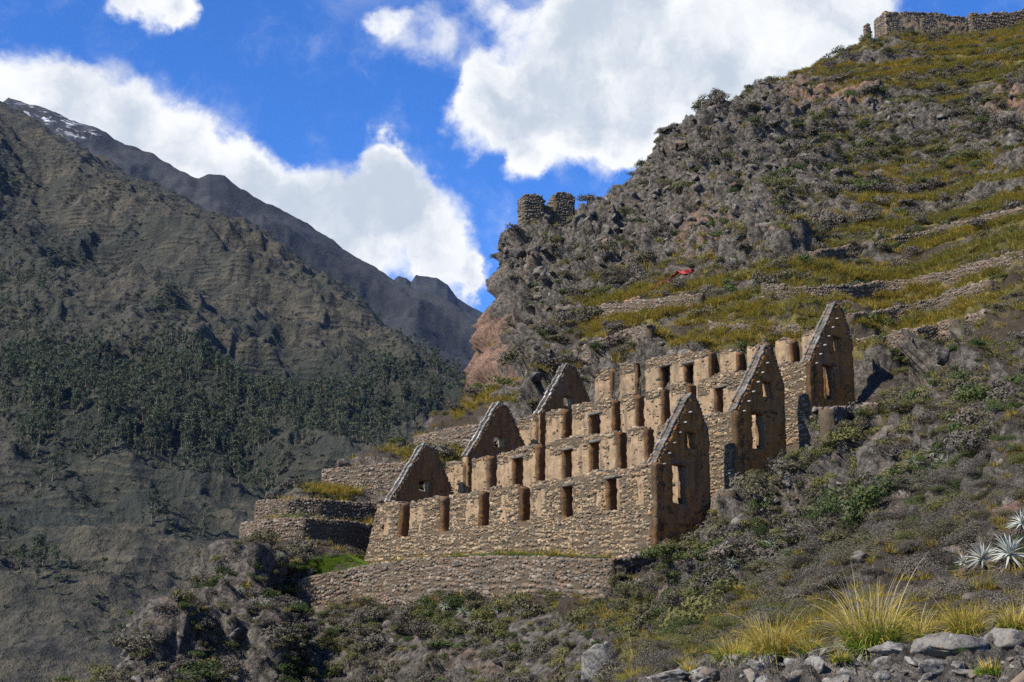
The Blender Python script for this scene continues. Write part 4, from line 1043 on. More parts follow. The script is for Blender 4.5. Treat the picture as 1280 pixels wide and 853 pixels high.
# --- single outcrops
OUT = [rock_mesh('outcrop', 640 + k, M_ROCK, 1.0, ICO4) for k in range(4)]
for q, (px, py, wp, hp, lab) in enumerate([(1262, 628, 60, 80, 'brown jagged outcrop on the bank above the silver rosettes'), (1062, 640, 70, 60, 'grey rounded outcrop halfway up the bank above the tall tussock'),
        (1130, 668, 60, 44, 'low grey outcrop on the bank above the tall tussock'), (892, 676, 66, 74, 'lumpy grey outcrop on the slope below the lowest gable'), (930, 655, 60, 60, 'dark outcrop beside the lumpy grey outcrop below the gables'),
        (1110, 545, 50, 30, 'pale flat outcrop right of the highest gable'), (1205, 690, 60, 50, 'grey outcrop left of the two large silver rosettes'), (1000, 690, 50, 44, 'small grey outcrop in the middle of the bank'),
        (860, 700, 44, 40, 'grey outcrop at the corner of the lowest gable'), (1270, 180, 40, 44, 'bare grey outcrop high on the slope under the hilltop'), (1262, 145, 36, 34, 'red brown outcrop high on the slope under the hilltop'),
        (1190, 560, 46, 36, 'grey outcrop among the green shrubs of the upper bank'), (960, 285, 60, 44, 'dark overhanging outcrop in the middle of the cliff band'), (848, 182, 34, 28, 'dark jutting outcrop on the skyline of the ridge'), (1075, 700, 54, 40, 'lichen grey outcrop behind the tall tussock'), (1230, 745, 70, 36, 'shaded grey outcrop right under the silver rosettes')]):
    g, n = hit(px, py)
    if g is None: continue
    k_ = g[1] / FPX; link_ = place('outcrop', OUT[q % 4], g - n * hp * k_ * .12, (random.uniform(-.3, .3), random.uniform(-.3, .3), random.uniform(0, 6)), (wp * k_ * .55, wp * k_ * .5, hp * k_ * .5), lab, 'outcrop', 'outcrops on the hillside')
# --- shrubs
def shrubs(kind, name, mat, variants, weight, nfar, nnear, size, label_far, label_near, group, lobes=9, asp=2.2, h=.8):
    global rg
    firsts_ = []
    far = [shrub_mesh(name, hash_(kind) + k, mat, 800, .058, lobes, h, asp=asp) for k in range(variants)]
    near = [shrub_mesh(name, hash_(kind) + 50 + k, mat, 4200, .026, lobes + 8, h, asp=asp) for k in range(variants)]
    for k in range(variants):
        id_, pt = HF.pick(weight * (HF.c[:, 1] > 48), nfar, rg); n = nfar
        s = np.clip(rg.lognormal(math.log(size), .4, n), size * .4, size * 2.4) * np.clip(HF.c[id_, 1] / 110, .6, 1.25); sc = np.stack([s * rg.uniform(.8, 1.3, n), s * rg.uniform(.8, 1.3, n), s * rg.uniform(.7, 1.2, n)], 1)
        eu = euler(n, rg, .2); pt = pt - HF.n[id_] * (s * .08)[:, None]; order = np.argsort(-(s / HF.c[id_, 1])); first = None
        for j in order[:30]:
            o = place(name, far[k], pt[j], eu[j], tuple(sc[j]), sizeword(s[j], ('small ', 'rounded ', 'broad '), (size * 1.35, size * 1.8)) + label_far + ' ' + zone(pt[j]), 'shrub', group + ' ' + zone(pt[j])); first = first or o
        firsts_.append(first)
        r = order[30:]; gn_scatter(name + '_cover', pt[r], eu[r], sc[r], [first], label_far.replace('shrub', 'shrubs', 1) + ' covering the rocky hillside', 'shrubs')
        id_, pt = HF.pick(weight * (HF.c[:, 1] <= 50) * (HF.c[:, 1] > 15) * (45 / HF.c[:, 1]) ** 1.1, nnear, rg); n = nnear
        s = np.clip(rg.lognormal(math.log(size * .55), .35, n), size * .25, size * 1.3) * np.clip(HF.c[id_, 1] / 40, .42, 1.15); sc = np.stack([s * rg.uniform(.8, 1.4, n), s * rg.uniform(.8, 1.4, n), s * rg.uniform(.6, 1.1, n)], 1)
        eu = euler(n, rg, .2); pt = pt - HF.n[id_] * (s * .08)[:, None]; order = np.argsort(-(s / HF.c[id_, 1])); first = None
        for j in order[:25]:
            o = place(name, near[k], pt[j], eu[j], tuple(sc[j]), sizeword(s[j], ('small ', 'rounded ', 'broad '), (size * .4, size * .6)) + label_near + ' ' + zone(pt[j]), 'shrub', group + ' with fine twigs ' + zone(pt[j])); first = first or o
        r = order[25:]; gn_scatter(name + '_cover', pt[r], eu[r], sc[r], [first], label_near.replace('shrub', 'shrubs', 1) + ' covering the bank behind the tussock grass', 'shrubs')
    return firsts_
def thicket(first, weight, n, size, label, name='thicket'):
    id_, pt = HF.pick(weight, n, rg); s = np.clip(rg.lognormal(math.log(size), .4, n), size * .4, size * 2.2); sc = np.stack([s * rg.uniform(.8, 1.3, n), s * rg.uniform(.8, 1.3, n), s * rg.uniform(.7, 1.2, n)], 1)
    gn_scatter(name, pt - HF.n[id_] * (s * .08)[:, None], euler(n, rg, .25), sc, [first], label, 'shrubs')
def hash_(s): return sum(ord(c) * 7 for c in s) % 1000
def blobw(*bs):
    r = 0
    for (x, y, rx, ry, s) in bs: r = r + s * np.exp(-(((HF.px - x) / rx) ** 2 + ((HF.py - y) / ry) ** 2))
    return r
HF.cliff = np.exp(-(((HF.px - 608) / 34) ** 2 + ((HF.py - 440) / 80) ** 2)) * (HF.c[:, 1] > 90)
okp = HF.free * ~HF.bench * (1 - np.minimum(1, 1.4 * HF.cliff)) * (1 - .72 * sstep(HF.rk, .35, .8) * (HF.py < 600))
F_grey = shrubs('grey', 'grey_shrub', M_GREY, 3, okp * (.30 + sstep(HF.pn, -.25, .3)) * (1 - .8 * np.clip(HF.grass, 0, 1)) * (.7 + blobw((250, 770, 150, 90, 2), (560, 800, 190, 55, 3), (1000, 660, 200, 80, 1.5), (900, 690, 80, 60, 3.5))), 2300, 420, .72,
       'grey dry shrub', 'fine twigged grey shrub', 'grey shrubs', 11)
F_green = shrubs('green', 'green_shrub', M_GREEN, 2, okp * (.10 + sstep(HF.pn2, -.1, .35)) * (.5 + blobw((760, 770, 150, 50, 2.0), (900, 760, 90, 60, 1.6), (700, 340, 60, 60, 1.2), (1180, 470, 100, 60, 1.6), (1230, 570, 90, 60, 1.6), (970, 200, 150, 60, .8), (480, 790, 130, 50, 3), (1100, 620, 90, 40, .8), (300, 740, 110, 80, 1.5), (640, 800, 110, 40, 3))), 1800, 260, .62,
       'dark green leafy shrub', 'fine twigged dark green leafy shrub', 'green shrubs', 8)
F_olive = shrubs('olive', 'olive_shrub', M_OLIVE, 2, okp * (.25 + sstep(-HF.pn2, -.2, .3)) * (.7 + .6 * HF.grass + blobw((900, 760, 120, 50, 1.0), (480, 760, 150, 30, 4.0), (1150, 100, 160, 50, .7), (640, 770, 120, 25, 3))), 2000, 240, .55,
       'olive brown low shrub', 'fine twigged olive brown low shrub', 'olive shrubs', 8, 3.0, .6)

Yc = HF.c[:, 1]
zf = okp * (Yc > 55) * (HF.py > 700) * (HF.px < 830)          # crag and cliff foot below the terraces
zr = okp * (Yc > 45) * (Yc < 100) * (HF.px > 830) * (HF.py > 470)
thicket(F_grey[0], zf * (.2 + sstep(HF.pn2, -.1, .3)) * (1 - .6 * (HF.px < 430)), 1100, .5, 'dense grey shrubs over the crag below the low terrace wall')
thicket(F_olive[0], zf * (.2 + sstep(-HF.pn2, -.1, .2)) * (1 - .6 * (HF.px < 430)), 1100, .5, 'dense olive shrubs over the crag below the low terrace wall')
thicket(F_green[0], zf * sstep(HF.pn, -.1, .2), 700, .6, 'dark green shrubs over the crag below the low terrace wall')
thicket(F_grey[1], zr * (.15 + sstep(HF.pn2, -.1, .25)), 750, .5, 'dense grey shrubs on the slope outside the gable walls')
thicket(F_olive[1], zr * (.15 + sstep(-HF.pn2, -.1, .25)), 480, .5, 'dense olive shrubs on the slope outside the gable walls')
thicket(F_green[1], zr * sstep(HF.pn2, -.1, .2), 380, .6, 'dark green shrubs on the slope outside the gable walls')
# --- hillside grass (nobody could count it)
tuftv = [tuft_arr(700 + k, 46, .55, .16, .8, .55, .03, 3) for k in range(2)]
TF = [mesh_np('grass_tuft', v[0], v[1], M_GRASS) for v in tuftv]; TFG = mesh_np('grass_tuft', tuftv[0][0], tuftv[0][1], M_FRESH)
wg = HF.free * (.05 + np.clip(HF.grass + .45 * HF.pn2, 0, 1.2) ** 1.5) * (1 - .85 * sstep(HF.rk, .35, .7)) * (HF.c[:, 1] > 14) * sstep(HF.n[:, 2], .45, .8) * (1 - np.minimum(1, 1.3 * blobw((420, 708, 48, 14, 1))))
for k in range(2):
    n = 12000; id_, pt = HF.pick(wg * (1 + 25 * (HF.c[:, 1] < 45)), n, rg); s = rg.uniform(.5, 1.35, n) * np.clip(HF.c[id_, 1] / 90, .28, 1.3); sc = np.stack([s * 1.2, s * 1.2, s * .9], 1)
    o = place('grass_tuft', TF[k], hit(1000, 445)[0] if k == 0 else hit(1130, 400)[0], (0, 0, 0), .9, ('yellow dry grass tuft on the slope behind the highest gable', 'yellow dry grass tuft between the two low walls right of the gables')[k], 'grass', 'single grass tufts on the slope')
    gn_scatter('hillside_grass', pt, euler(n, rg, .15), sc, [o], 'yellow dry grass growing over the hillside', 'grass')
gw = blobw((420, 708, 42, 10, 1), (960, 592, 60, 26, .8), (690, 693, 120, 6, 1), (430, 612, 70, 12, .35), (390, 645, 70, 6, .35), (565, 572, 40, 9, .3), (1240, 812, 70, 14, .8), (1010, 838, 120, 14, .35), (900, 840, 40, 10, .4), (1000, 560, 40, 20, .4)) * (HF.c[:, 1] > 9) * (((_a < -1) | (_u < -.3) | (_a > 26.5)))
n = 7000; id_, pt = HF.pick(np.where(gw > .12, gw, 0), n, rg); s = rg.uniform(.25, .55, n) * np.clip(HF.c[id_, 1] / 90, .25, 1.1)
lw = np.where(blobw((418, 707, 44, 11, 1)) > .25, 1.0, 0) * (HF.c[:, 1] > 60) * (_u < 1.5) * (_a > 24)
o = place('grass_tuft', TFG, hit(425, 716)[0], (0, 0, 0), .5, 'small tuft of fresh green grass on the lawn beside the low terrace wall', 'grass', None)
gn_scatter('green_turf', pt, euler(n, rg, .1), np.stack([s, s, s * .7], 1), [o], 'short fresh green turf on the terrace bench and beside the gables', 'grass')

id_, pt = HF.pick(lw, 3500, rg); s = rg.uniform(.28, .5, 3500)
gn_scatter('lawn', pt, euler(3500, rg, .1), np.stack([s, s, s * .6], 1), [o], 'bright green lawn at the left end of the low terrace wall', 'grass')

# ---------------------------------------------------------------- silver rosette plants
def puya_mesh(seed, n=46, r=.30):
    rg = np.random.default_rng(seed); th = rg.uniform(0, 6.283, n); tilt = np.linspace(.15, 1.75, n) + rg.normal(0, .12, n)
    d = np.stack([np.sin(tilt) * np.cos(th), np.sin(tilt) * np.sin(th), np.cos(tilt)], 1); b = d * .02
    return blade_strip(b, d, r * rg.uniform(.8, 1.15, n), .036 * r / .3, .16 * np.ones(n), rg, 5)
def skirt_mesh(seed, n=90, r=.34):
    rg = np.random.default_rng(seed); th = rg.uniform(0, 6.283, n); tilt = rg.uniform(1.5, 2.5, n); b = np.stack([.05 * np.cos(th), .05 * np.sin(th), rg.uniform(-.4, 0, n)], 1)
    d = np.stack([np.sin(tilt) * np.cos(th), np.sin(tilt) * np.sin(th), np.cos(tilt)], 1)
    return blade_strip(b, d, r * rg.uniform(.7, 1.1, n), .03, .35 * np.ones(n), rg, 4)
M_PUYA2 = mat_leaf('green_silver_leaf', (0.11, 0.13, 0.085), (0.24, 0.27, 0.20), None, .15)
PUY2 = [mesh_np('rosette', *puya_mesh(840 + k), M_PUYA2) for k in range(3)]
PUY = [mesh_np('rosette', *puya_mesh(800 + k), M_PUYA) for k in range(3)]; SKI = [mesh_np('dead_leaf_skirt', *skirt_mesh(820 + k), M_PUYAD) for k in range(2)]
puyas = [(1228, 716, .86, 'silver rosette plant with stiff white leaves beside a larger rosette on the bank'), (1263, 713, .98, 'largest silver rosette plant with long white leaves hanging over the bank'),
         (1205, 712, .5, 'small silver rosette plant at the foot of the two large rosettes'), (1278, 668, .8, 'silver rosette plant half hidden above the largest rosette')]
puyas += [(x, y, s, None) for x, y, s in [(965, 690, 1.5), (930, 676, 1.4), (914, 712, 1.2), (1140, 588, 1.5), (1168, 574, 1.5), (962, 632, 1.7), (1176, 585, 1.3), (556, 765, 1.9), (578, 772, 1.7), (590, 775, 1.7), (500, 775, 1.8), (470, 778, 1.9), (620, 768, 1.4), (350, 700, 1.5), (300, 745, 1.5), (330, 760, 1.4), (1010, 676, 1.2)]]
for k, (px, py, sc, lab) in enumerate(puyas):
    if not lab: sc *= .75
    g, n = hit(px, py)
    if g is None: continue
    root = bpy.data.objects.new('rosette_plant', None); COL.objects.link(root); root.location = g + np.array([0, 0, .22 * sc]); root.scale = (sc,) * 3; root.rotation_euler = (.75 + random.uniform(-.15, .15), random.uniform(-.3, .1), random.uniform(-.5, .5))
    tag(root, lab or ('spiky silver green rosette plant ' + zone(g)), 'plant', 'silver rosette plants' if lab else 'silver rosette plants ' + zone(g))
    link('rosette', (PUY if lab else PUY2)[k % 3], root); link('dead_leaf_skirt', SKI[k % 2], root)

# ---------------------------------------------------------------- foreground ledge: rocks one by one
FR = [rock_mesh('ledge_rock', 900 + k, M_FROCK, .7, ICO4) for k in range(5)] + [rock_mesh('flat_rock', 950 + k, M_FROCK, .33, ICO4) for k in range(4)]
def frock(px, py, wpx, hpx, kind, label, turn=0.0, tilt=(0, 0), sink=.42, Y=None):
    g, n = hit(px, py)
    if g is None: return
    k = g[1] / FPX * 1.02; wx = wpx * k / 2; hz = hpx * k / 2; base = .33 if kind >= 5 else .7
    o = link('flat_rock' if kind >= 5 else 'ledge_rock', FR[kind], None, g + np.array([0, wx * .3, hz * (1 - 2 * sink)]), (tilt[0], tilt[1], turn), (wx * 1.15, wx * .95, hz / base * 1.15))
    return tag(o, label, 'rock', 'rocks of the foreground ledge')
big = [(1196, 812, 120, 52, 0, 'broad dark boulder with pale lichen lying on the ledge under the rosettes', .2), (1262, 806, 80, 40, 1, 'dark boulder leaning against the broad lichen boulder on the ledge', 1.0),
       (1178, 838, 58, 22, 5, 'small flat slab in front of the broad lichen boulder', .3), (1150, 812, 26, 26, 2, 'upright stone at the end of the broad lichen boulder', .5),
       (1120, 815, 60, 18, 6, 'flat dark slab beside the tall tussock', .1), (1085, 828, 55, 22, 7, 'weathered slab lying in the soil below the tall tussock', .6),
       (1035, 818, 42, 26, 3, 'pale tilted rock below the edge of the tall tussock', .9), (1022, 838, 30, 28, 4, 'wedge shaped grey rock below the pale tilted rock', 2.2),
       (965, 828, 44, 36, 2, 'angular grey rock with a sharp top below the yellow tussock', .7), (915, 832, 40, 34, 1, 'dark block at the corner of the ledge under the low yellow grass', 1.4),
       (885, 846, 34, 30, 0, 'pale square block at the end of the ledge', .2), (868, 846, 26, 26, 3, 'pale rounded block beside the square one at the ledge end', 1.9),
       (755, 846, 76, 62, 4, 'large pale boulder standing apart in front of the green shrubs', .4), (842, 852, 70, 26, 6, 'reddish grey slab between the pale boulder and the ledge', .2),
       (1105, 848, 34, 22, 3, 'pinkish block low in the ledge below the tall tussock', .3), (1215, 845, 50, 16, 8, 'thin flat stone in the green grass of the ledge', .4),
       (1060, 846, 36, 20, 8, 'flat grey stone low in the ledge beside the pinkish block', .9), (1000, 848, 40, 22, 5, 'flat stone low in the ledge below the angular rock', .3),
       (940, 850, 46, 24, 7, 'mossy slab low in the ledge below the dark block', 1.2), (992, 822, 34, 14, 6, 'thin slab on the ledge rim between angular and pale rocks', .2), (1160, 850, 40, 18, 5, 'brownish flat stone low in the ledge', .8)]
for b in big: frock(*b[:6], b[6], (random.uniform(-.25, .25), random.uniform(-.25, .25)))
for k in range(60):
    px = random.uniform(850, 1275); py = np.interp(px, [860, 1000, 1280], [835, 815, 795]) + random.uniform(0, 60); w_ = random.uniform(8, 34)
    o = frock(px, py, w_, w_ * random.uniform(.3, .6), random.choice((0, 1, 2, 3, 4, 5, 6, 7, 8, 5, 6, 7, 8)), ('small ' if w_ < 16 else 'fist sized ') + 'loose stone lodged between the ledge rocks ' + ('under the tall tussock' if 1010 < px < 1150 else 'near the rosette bank' if px >= 1150 else 'below the yellow tussock' if px > 930 else 'at the ledge end'), random.uniform(0, 6), (random.uniform(-.4, .4), random.uniform(-.4, .4)))
    if o: o['group'] = 'small loose stones of the ledge'

# ---------------------------------------------------------------- tussocks
def tussock(px, py, wpx, hpx, label, seed, green=.5, stalks=0, n=520):
    g, nn = hit(px, py)
    if g is None: return
    k = g[1] / FPX; h = hpx * k; r = wpx * k / 2
    root = bpy.data.objects.new('grass_tussock', None); COL.objects.link(root); root.location = g; tag(root, label, 'grass', 'tussocks on the ledge')
    link('dry_blades', mesh_np('dry_blades', *tuft_arr(seed, n, h * 1.05, r * .35, .95, .5, .006, 5), M_TUSS), root)
    if green: link('green_blades', mesh_np('green_blades', *tuft_arr(seed + 1, int(n * green), h * .62, r * .55, 1.15, .5, .009, 4), M_FRESH), root)
    if stalks: link('pale_stalks', mesh_np('pale_stalks', *tuft_arr(seed + 2, stalks, h * 1.55, r * .3, .75, .35, .006, 6), M_STALK), root)
tussock(1092, 806, 130, 80, 'tall tussock with green base and long pale arching stalks', 40, .7, 90, 700)
tussock(966, 816, 100, 62, 'yellow tussock fanning out behind the angular ledge rock', 43, .15, 25, 620)
tussock(918, 822, 84, 36, 'low yellow green grass clump left of the yellow tussock', 46, .6, 0, 380)
tussock(1010, 812, 60, 28, 'low green grass clump between yellow and tall tussock', 49, 1.0, 0, 260)
tussock(1150, 796, 50, 40, 'thin dry tussock leaning between tall tussock and lichen boulder', 52, .1, 14, 260)
tussock(1206, 788, 84, 46, 'soft golden tussock behind the broad lichen boulder', 55, .15, 12, 520)
tussock(1268, 786, 60, 44, 'golden green tussock under the largest rosette', 58, .5, 8, 420)
tussock(795, 834, 40, 40, 'sparse yellow tussock growing behind the pale standing boulder', 61, .3, 12, 160)
tussock(790, 852, 46, 26, 'green grass clump in front of the pale standing boulder', 64, 1.2, 0, 200)
tussock(862, 838, 30, 24, 'small yellow tussock behind the pale square block', 67, .3, 4, 120)
tussock(1050, 822, 44, 16, 'short green grass patch under the tall tussock', 70, 1.2, 0, 160)
tussock(1240, 838, 70, 22, 'bright green grass patch between the ledge stones', 73, 1.6, 0, 240)

# ---------------------------------------------------------------- wooden handrail
def tube(p0, p1, r0, r1, n=14, seg=10, wob=.006, seed=0):
    p0, p1 = np.array(p0, float), np.array(p1, float); d = p1 - p0; L = np.linalg.norm(d); d /= L; a = np.cross(d, [0, 0, 1.0] if abs(d[2]) < .9 else [1.0, 0, 0]); a /= np.linalg.norm(a); b = np.cross(d, a); rg = np.random.default_rng(seed)
    V = []
    for k in range(seg + 1):
        f = k / seg; c = p0 + d * L * f + (a * rg.normal() + b * rg.normal()) * wob; r = r0 + (r1 - r0) * f
        for j in range(n): t = 2 * math.pi * j / n; V.append(c + (a * math.cos(t) + b * math.sin(t)) * r * (1 + rg.normal() * .03))
    F_ = []
    for k in range(seg):
        for j in range(n): F_.append((k * n + j, k * n + (j + 1) % n, (k + 1) * n + (j + 1) % n, (k + 1) * n + j))
    V += [p0, p1]; c0, c1 = len(V) - 2, len(V) - 1
    for j in range(n):
        F_.append((c0, (j + 1) % n, j, c0)); F_.append((c1, seg * n + j, seg * n + (j + 1) % n, c1))
    return np.array(V), F_
def tube_obj(name, args, mat, parent=None, **k):
    V, F_ = tube(*args, **k); me = bpy.data.meshes.new(name); me.from_pydata([tuple(v) for v in V], [], [tuple(dict.fromkeys(int(i) for i in f)) for f in F_]); me.materials.append(mat)
    for p in me.polygons: p.use_smooth = True
    return link(name, me, parent)
r0 = P(1256, 866, 7.0); r1 = P(1300, 832, 7.3); dv = (r1 - r0); ra = r0 - dv * 3; rb = r0 + dv * 7
root = bpy.data.objects.new('handrail', None); COL.objects.link(root); tag(root, 'weathered wooden handrail slanting up past the foreground ledge', 'handrail'); root.location = (ra[0], ra[1], ground(ra[0], ra[1]))
L0 = np.array(root.location)
tube_obj('rail', (ra - L0, rb - L0, .034, .032), M_WOOD, root)
for q in (ra, rb):
    gz = ground(q[0], q[1]); tube_obj('post', (np.array([q[0], q[1], gz - .3]) - L0, q + np.array([0, 0, .06]) - L0, .05, .045), M_WOOD, root, seed=4)

# ---------------------------------------------------------------- netting strips on the slope
def netting(pts, h, mat, label, seed):
    G = []
    for (x0, y0), (x1, y1) in zip(pts[:-1], pts[1:]):
        for f in np.linspace(0, 1, 9)[:-1]: G.append(hit(x0 + (x1 - x0) * f, y0 + (y1 - y0) * f)[0])
    G = np.array([g for g in G if g is not None]); 
    for _ in range(3): G[1:-1] = (G[:-2] + 2 * G[1:-1] + G[2:]) / 4
    rn = np.random.default_rng(seed); n = len(G); V = []; F_ = []; m = 6
    for i in range(n):
        hh = h * (1 - .45 * abs(math.sin(i * .55 + seed))) + rn.normal(0, .03)
        for j in range(m):
            f = j / (m - 1); V.append(G[i] + np.array([.1 * math.sin(f * 5 + i), -.25 + .2 * math.sin(i * .9 + f * 2), .05 + hh * f]))
    for i in range(n - 1):
        for j in range(m - 1): F_.append((i * m + j, (i + 1) * m + j, (i + 1) * m + j + 1, i * m + j + 1))
    o = link('safety_netting', mesh_np('safety_netting', np.array(V) - G[0], np.array(F_), mat, True), None, G[0]); md = o.modifiers.new('thick', 'SOLIDIFY'); md.thickness = .02
    return tag(o, label, 'netting', 'strips of plastic netting on the hillside')
M_RED = mat_plain('red_netting', (0.24, 0.03, 0.028), .6); M_PINK = mat_plain('faded_netting', (0.30, 0.16, 0.12), .7); M_GNET = mat_plain('green_netting', (0.06, 0.17, 0.09), .6)
netting([(813, 368), (825, 362), (838, 352), (846, 345), (858, 344), (868, 341)], .5, M_RED, 'bright red plastic netting strung along the path below the outcrop', 3)
netting([(775, 382), (790, 377), (803, 373)], .22, M_PINK, 'faded pink netting strip lying at the path above the straight terrace wall', 5)
netting([(1052, 362), (1065, 361), (1083, 357)], .45, M_GNET, 'green netting strip beside the low wall on the slope', 7)

# ---------------------------------------------------------------- people
def person(name, joints, edges, radii, cloth, label, loc, turn):
    me = bpy.data.meshes.new(name); me.from_pydata(joints, edges, []); o = link(name, me)
    sk = o.modifiers.new('skin', 'SKIN'); sk.use_smooth_shade = True
    for i, r in enumerate(radii): me.skin_vertices[0].data[i].radius = (r, r)
    me.skin_vertices[0].data[0].use_root = True
    ss = o.modifiers.new('sub', 'SUBSURF'); ss.levels = 2; ss.render_levels = 2
    bpy.context.view_layer.update(); ev = o.evaluated_get(bpy.context.evaluated_depsgraph_get()); m2 = bpy.data.meshes.new_from_object(ev)
    o.modifiers.clear(); o.data = m2; bpy.data.meshes.remove(me)
    m2.materials.clear()
    for m in cloth[0]: m2.materials.append(m)
    for p in m2.polygons: p.material_index = cloth[1](p.center); p.use_smooth = True
    o.location = loc; o.rotation_euler = (0, 0, turn)
    return tag(o, label, 'person')
M_SKIN = mat_plain('skin', (0.36, 0.21, 0.14)); M_REDC = mat_plain('red_cloth', (0.42, 0.06, 0.05)); M_DARKC = mat_plain('dark_trousers', (0.03, 0.03, 0.04)); M_CYAN = mat_plain('turquoise_cloth', (0.07, 0.45, 0.50)); M_HAIR = mat_plain('dark_hair', (0.02, 0.015, 0.012))
def finish(o, hz, hx=0.0, hy=0.0, cap=None):
    v, f = ICO3; d = v * np.array([.098, .11, .10]) + np.array([hx, hy + .012, hz + .035]); keep = [q for q in f if d[q][:, 2].mean() > hz + .015 or d[q][:, 1].mean() > hy + .05]
    link('hair' if cap is None else 'hat', mesh_np('hair', d, np.array(keep), cap or M_HAIR, True), o)
# seated on the bench of turf, hands on knees (faces -y)
J = [(0, 0, .12), (0, .02, .35), (0, 0, .58), (0, -.01, .68), (0, -.03, .82), (-.19, .0, .56), (-.26, -.10, .36), (-.16, -.32, .34), (.19, .0, .56), (.26, -.10, .36), (.16, -.32, .34), (-.10, 0, .10), (-.15, -.40, .30), (-.14, -.46, .03), (-.14, -.58, .01), (.10, 0, .10), (.15, -.40, .30), (.14, -.46, .03), (.14, -.58, .01)]
Ed = [(0, 1), (1, 2), (2, 3), (3, 4), (2, 5), (5, 6), (6, 7), (2, 8), (8, 9), (9, 10), (0, 11), (11, 12), (12, 13), (13, 14), (0, 15), (15, 16), (16, 17), (17, 18)]
R_ = [.15, .16, .15, .055, .095, .07, .052, .04, .07, .052, .04, .10, .07, .05, .045, .10, .07, .05, .045]
g = hit(556, 572)[0]
o = person('person', J, Ed, R_, ([M_REDC, M_DARKC, M_SKIN], lambda c: 2 if c.z > .66 or (c.y < -.27 and .3 < c.z < .40 and abs(c.x) > .12 and c.z > .335) else (0 if c.z > .28 and c.y > -.28 else 1)), 'person in red sitting on the terrace grass beside the lowest gable', g, .3); finish(o, .82, 0, -.03)
# standing behind the gable, only the turquoise hood and shoulders clear the wall
J = [(0, 0, .95), (0, 0, 1.2), (0, 0, 1.42), (0, 0, 1.52), (0, -.02, 1.64), (-.20, 0, 1.40), (-.26, .02, 1.12), (-.24, -.14, .92), (.20, 0, 1.40), (.26, .02, 1.12), (.24, -.14, .92), (-.10, 0, .92), (-.11, -.02, .50), (-.11, .02, .08), (-.11, -.14, .04), (.10, 0, .92), (.11, -.02, .50), (.11, .02, .08), (.11, -.14, .04)]
best = None
for Y_ in np.arange(106, 128, .25):                 # where on the terraces a standing head reaches this line of sight
    q_ = P(528, 556, Y_); g_ = ground(q_[0], q_[1])
    if best is None or abs(q_[2] - g_ - 1.66) < best[0]: best = (abs(q_[2] - g_ - 1.66), q_, g_)
pt, gz = best[1], best[2]
o = person('person', J, Ed, R_, ([M_CYAN, M_DARKC, M_SKIN], lambda c: 2 if c.z > 1.5 or (abs(c.x) > .2 and c.z < 1.0 and c.y < -.08) else (0 if c.z > .92 else 1)), 'person in turquoise standing behind the peak of the lowest gable', (pt[0], pt[1], gz), .2); finish(o, 1.64, 0, -.02, M_CYAN)
print('PERSON2', pt, gz)

# ---------------------------------------------------------------- eucalyptus wood on the mountain
def euc_crown(seed, h=13.0):
    rg = np.random.default_rng(seed); C_ = []; N_ = []
    for k in range(11):
        f = rg.uniform(.14, .97); r = (1.9 * math.sin(math.pi * min(1, (f - .15) / .95)) + .3); th = rg.uniform(0, 6.283); q = r * rg.uniform(.1, .85); c = np.array([q * math.cos(th), q * math.sin(th), h * f]); lr = rg.uniform(.7, 1.5)
        n = rg.normal(size=(34, 3)); n /= np.linalg.norm(n, axis=1, keepdims=True); C_.append(c + n * lr * rg.uniform(.4, 1.05, (34, 1)) * np.array([1, 1, 1.25])); m = n + rg.normal(0, .5, n.shape); N_.append(m / np.linalg.norm(m, axis=1, keepdims=True))
    return leaves(np.concatenate(C_), np.concatenate(N_), .42, rg, 1.8)
CR = [mesh_np('crown', *euc_crown(30 + k), M_EUC) for k in range(4)]
def trunk_mesh(seed):
    parts_ = [tube((0, 0, -.8), (.3, .2, 9.5), .26, .09, 7, 5, .05, seed)]
    for z, dx, dy in ((4.5, 1.3, .4), (6.0, -1.0, .9), (7.5, .5, -1.0)): parts_.append(tube((.15, .1, z), (dx, dy, z + 2.4), .09, .03, 5, 2, .0, seed))
    V = []; F_ = []; o_ = 0
    for v, f in parts_:
        V += [tuple(x) for x in v]; F_ += [tuple(dict.fromkeys(int(i) + o_ for i in q)) for q in f]; o_ = len(V)
    me = bpy.data.meshes.new('trunk'); me.from_pydata(V, [], F_); me.materials.append(M_BARK); return me
TR = [trunk_mesh(k) for k in range(2)]
MF = Field(MG, (-90, 640), (150, 900)); MF.wood = MF.m(MW); MF.dark = MF.m(MD); mn = fbm(MF.c * .02, 3, 300); mn2 = fbm(MF.c * .006, 3, 310)
wt = np.clip(MF.wood * 1.25 + .35 * mn - .28, 0, 1) ** 1.3 + .012 * sstep(mn2, .05, .4) * (MF.py > 380)
rg = np.random.default_rng(21); n = 3600; id_, pt = MF.pick(wt, n, rg); s = (.55 + 1.2 * rg.beta(1.6, 1.8, n)) * (1.0 - .25 * (MF.c[id_, 1] > 1400)); vis = (s / MF.c[id_, 1]) * (MF.py[id_] < 870) * (MF.px[id_] > -20) * ~((MF.px[id_] > 330) & (MF.py[id_] > 600)) * ~((MF.px[id_] > 200) & (MF.py[id_] > 740)); order = np.argsort(-vis)
def mzone(x, y):
    if y > 690: return 'on the lower trails of the far mountainside'
    if y > 600: return 'standing below the edge of the far wood'
    if x < 120: return 'inside the dense left part of the far wood'
    if x < 300: return 'inside the dense middle of the far wood'
    return 'in the thin strip of wood towards the valley'
sz = lambda v: 'tall' if v > 1.35 else 'slender' if v > 1.15 else 'young'
firsts = []
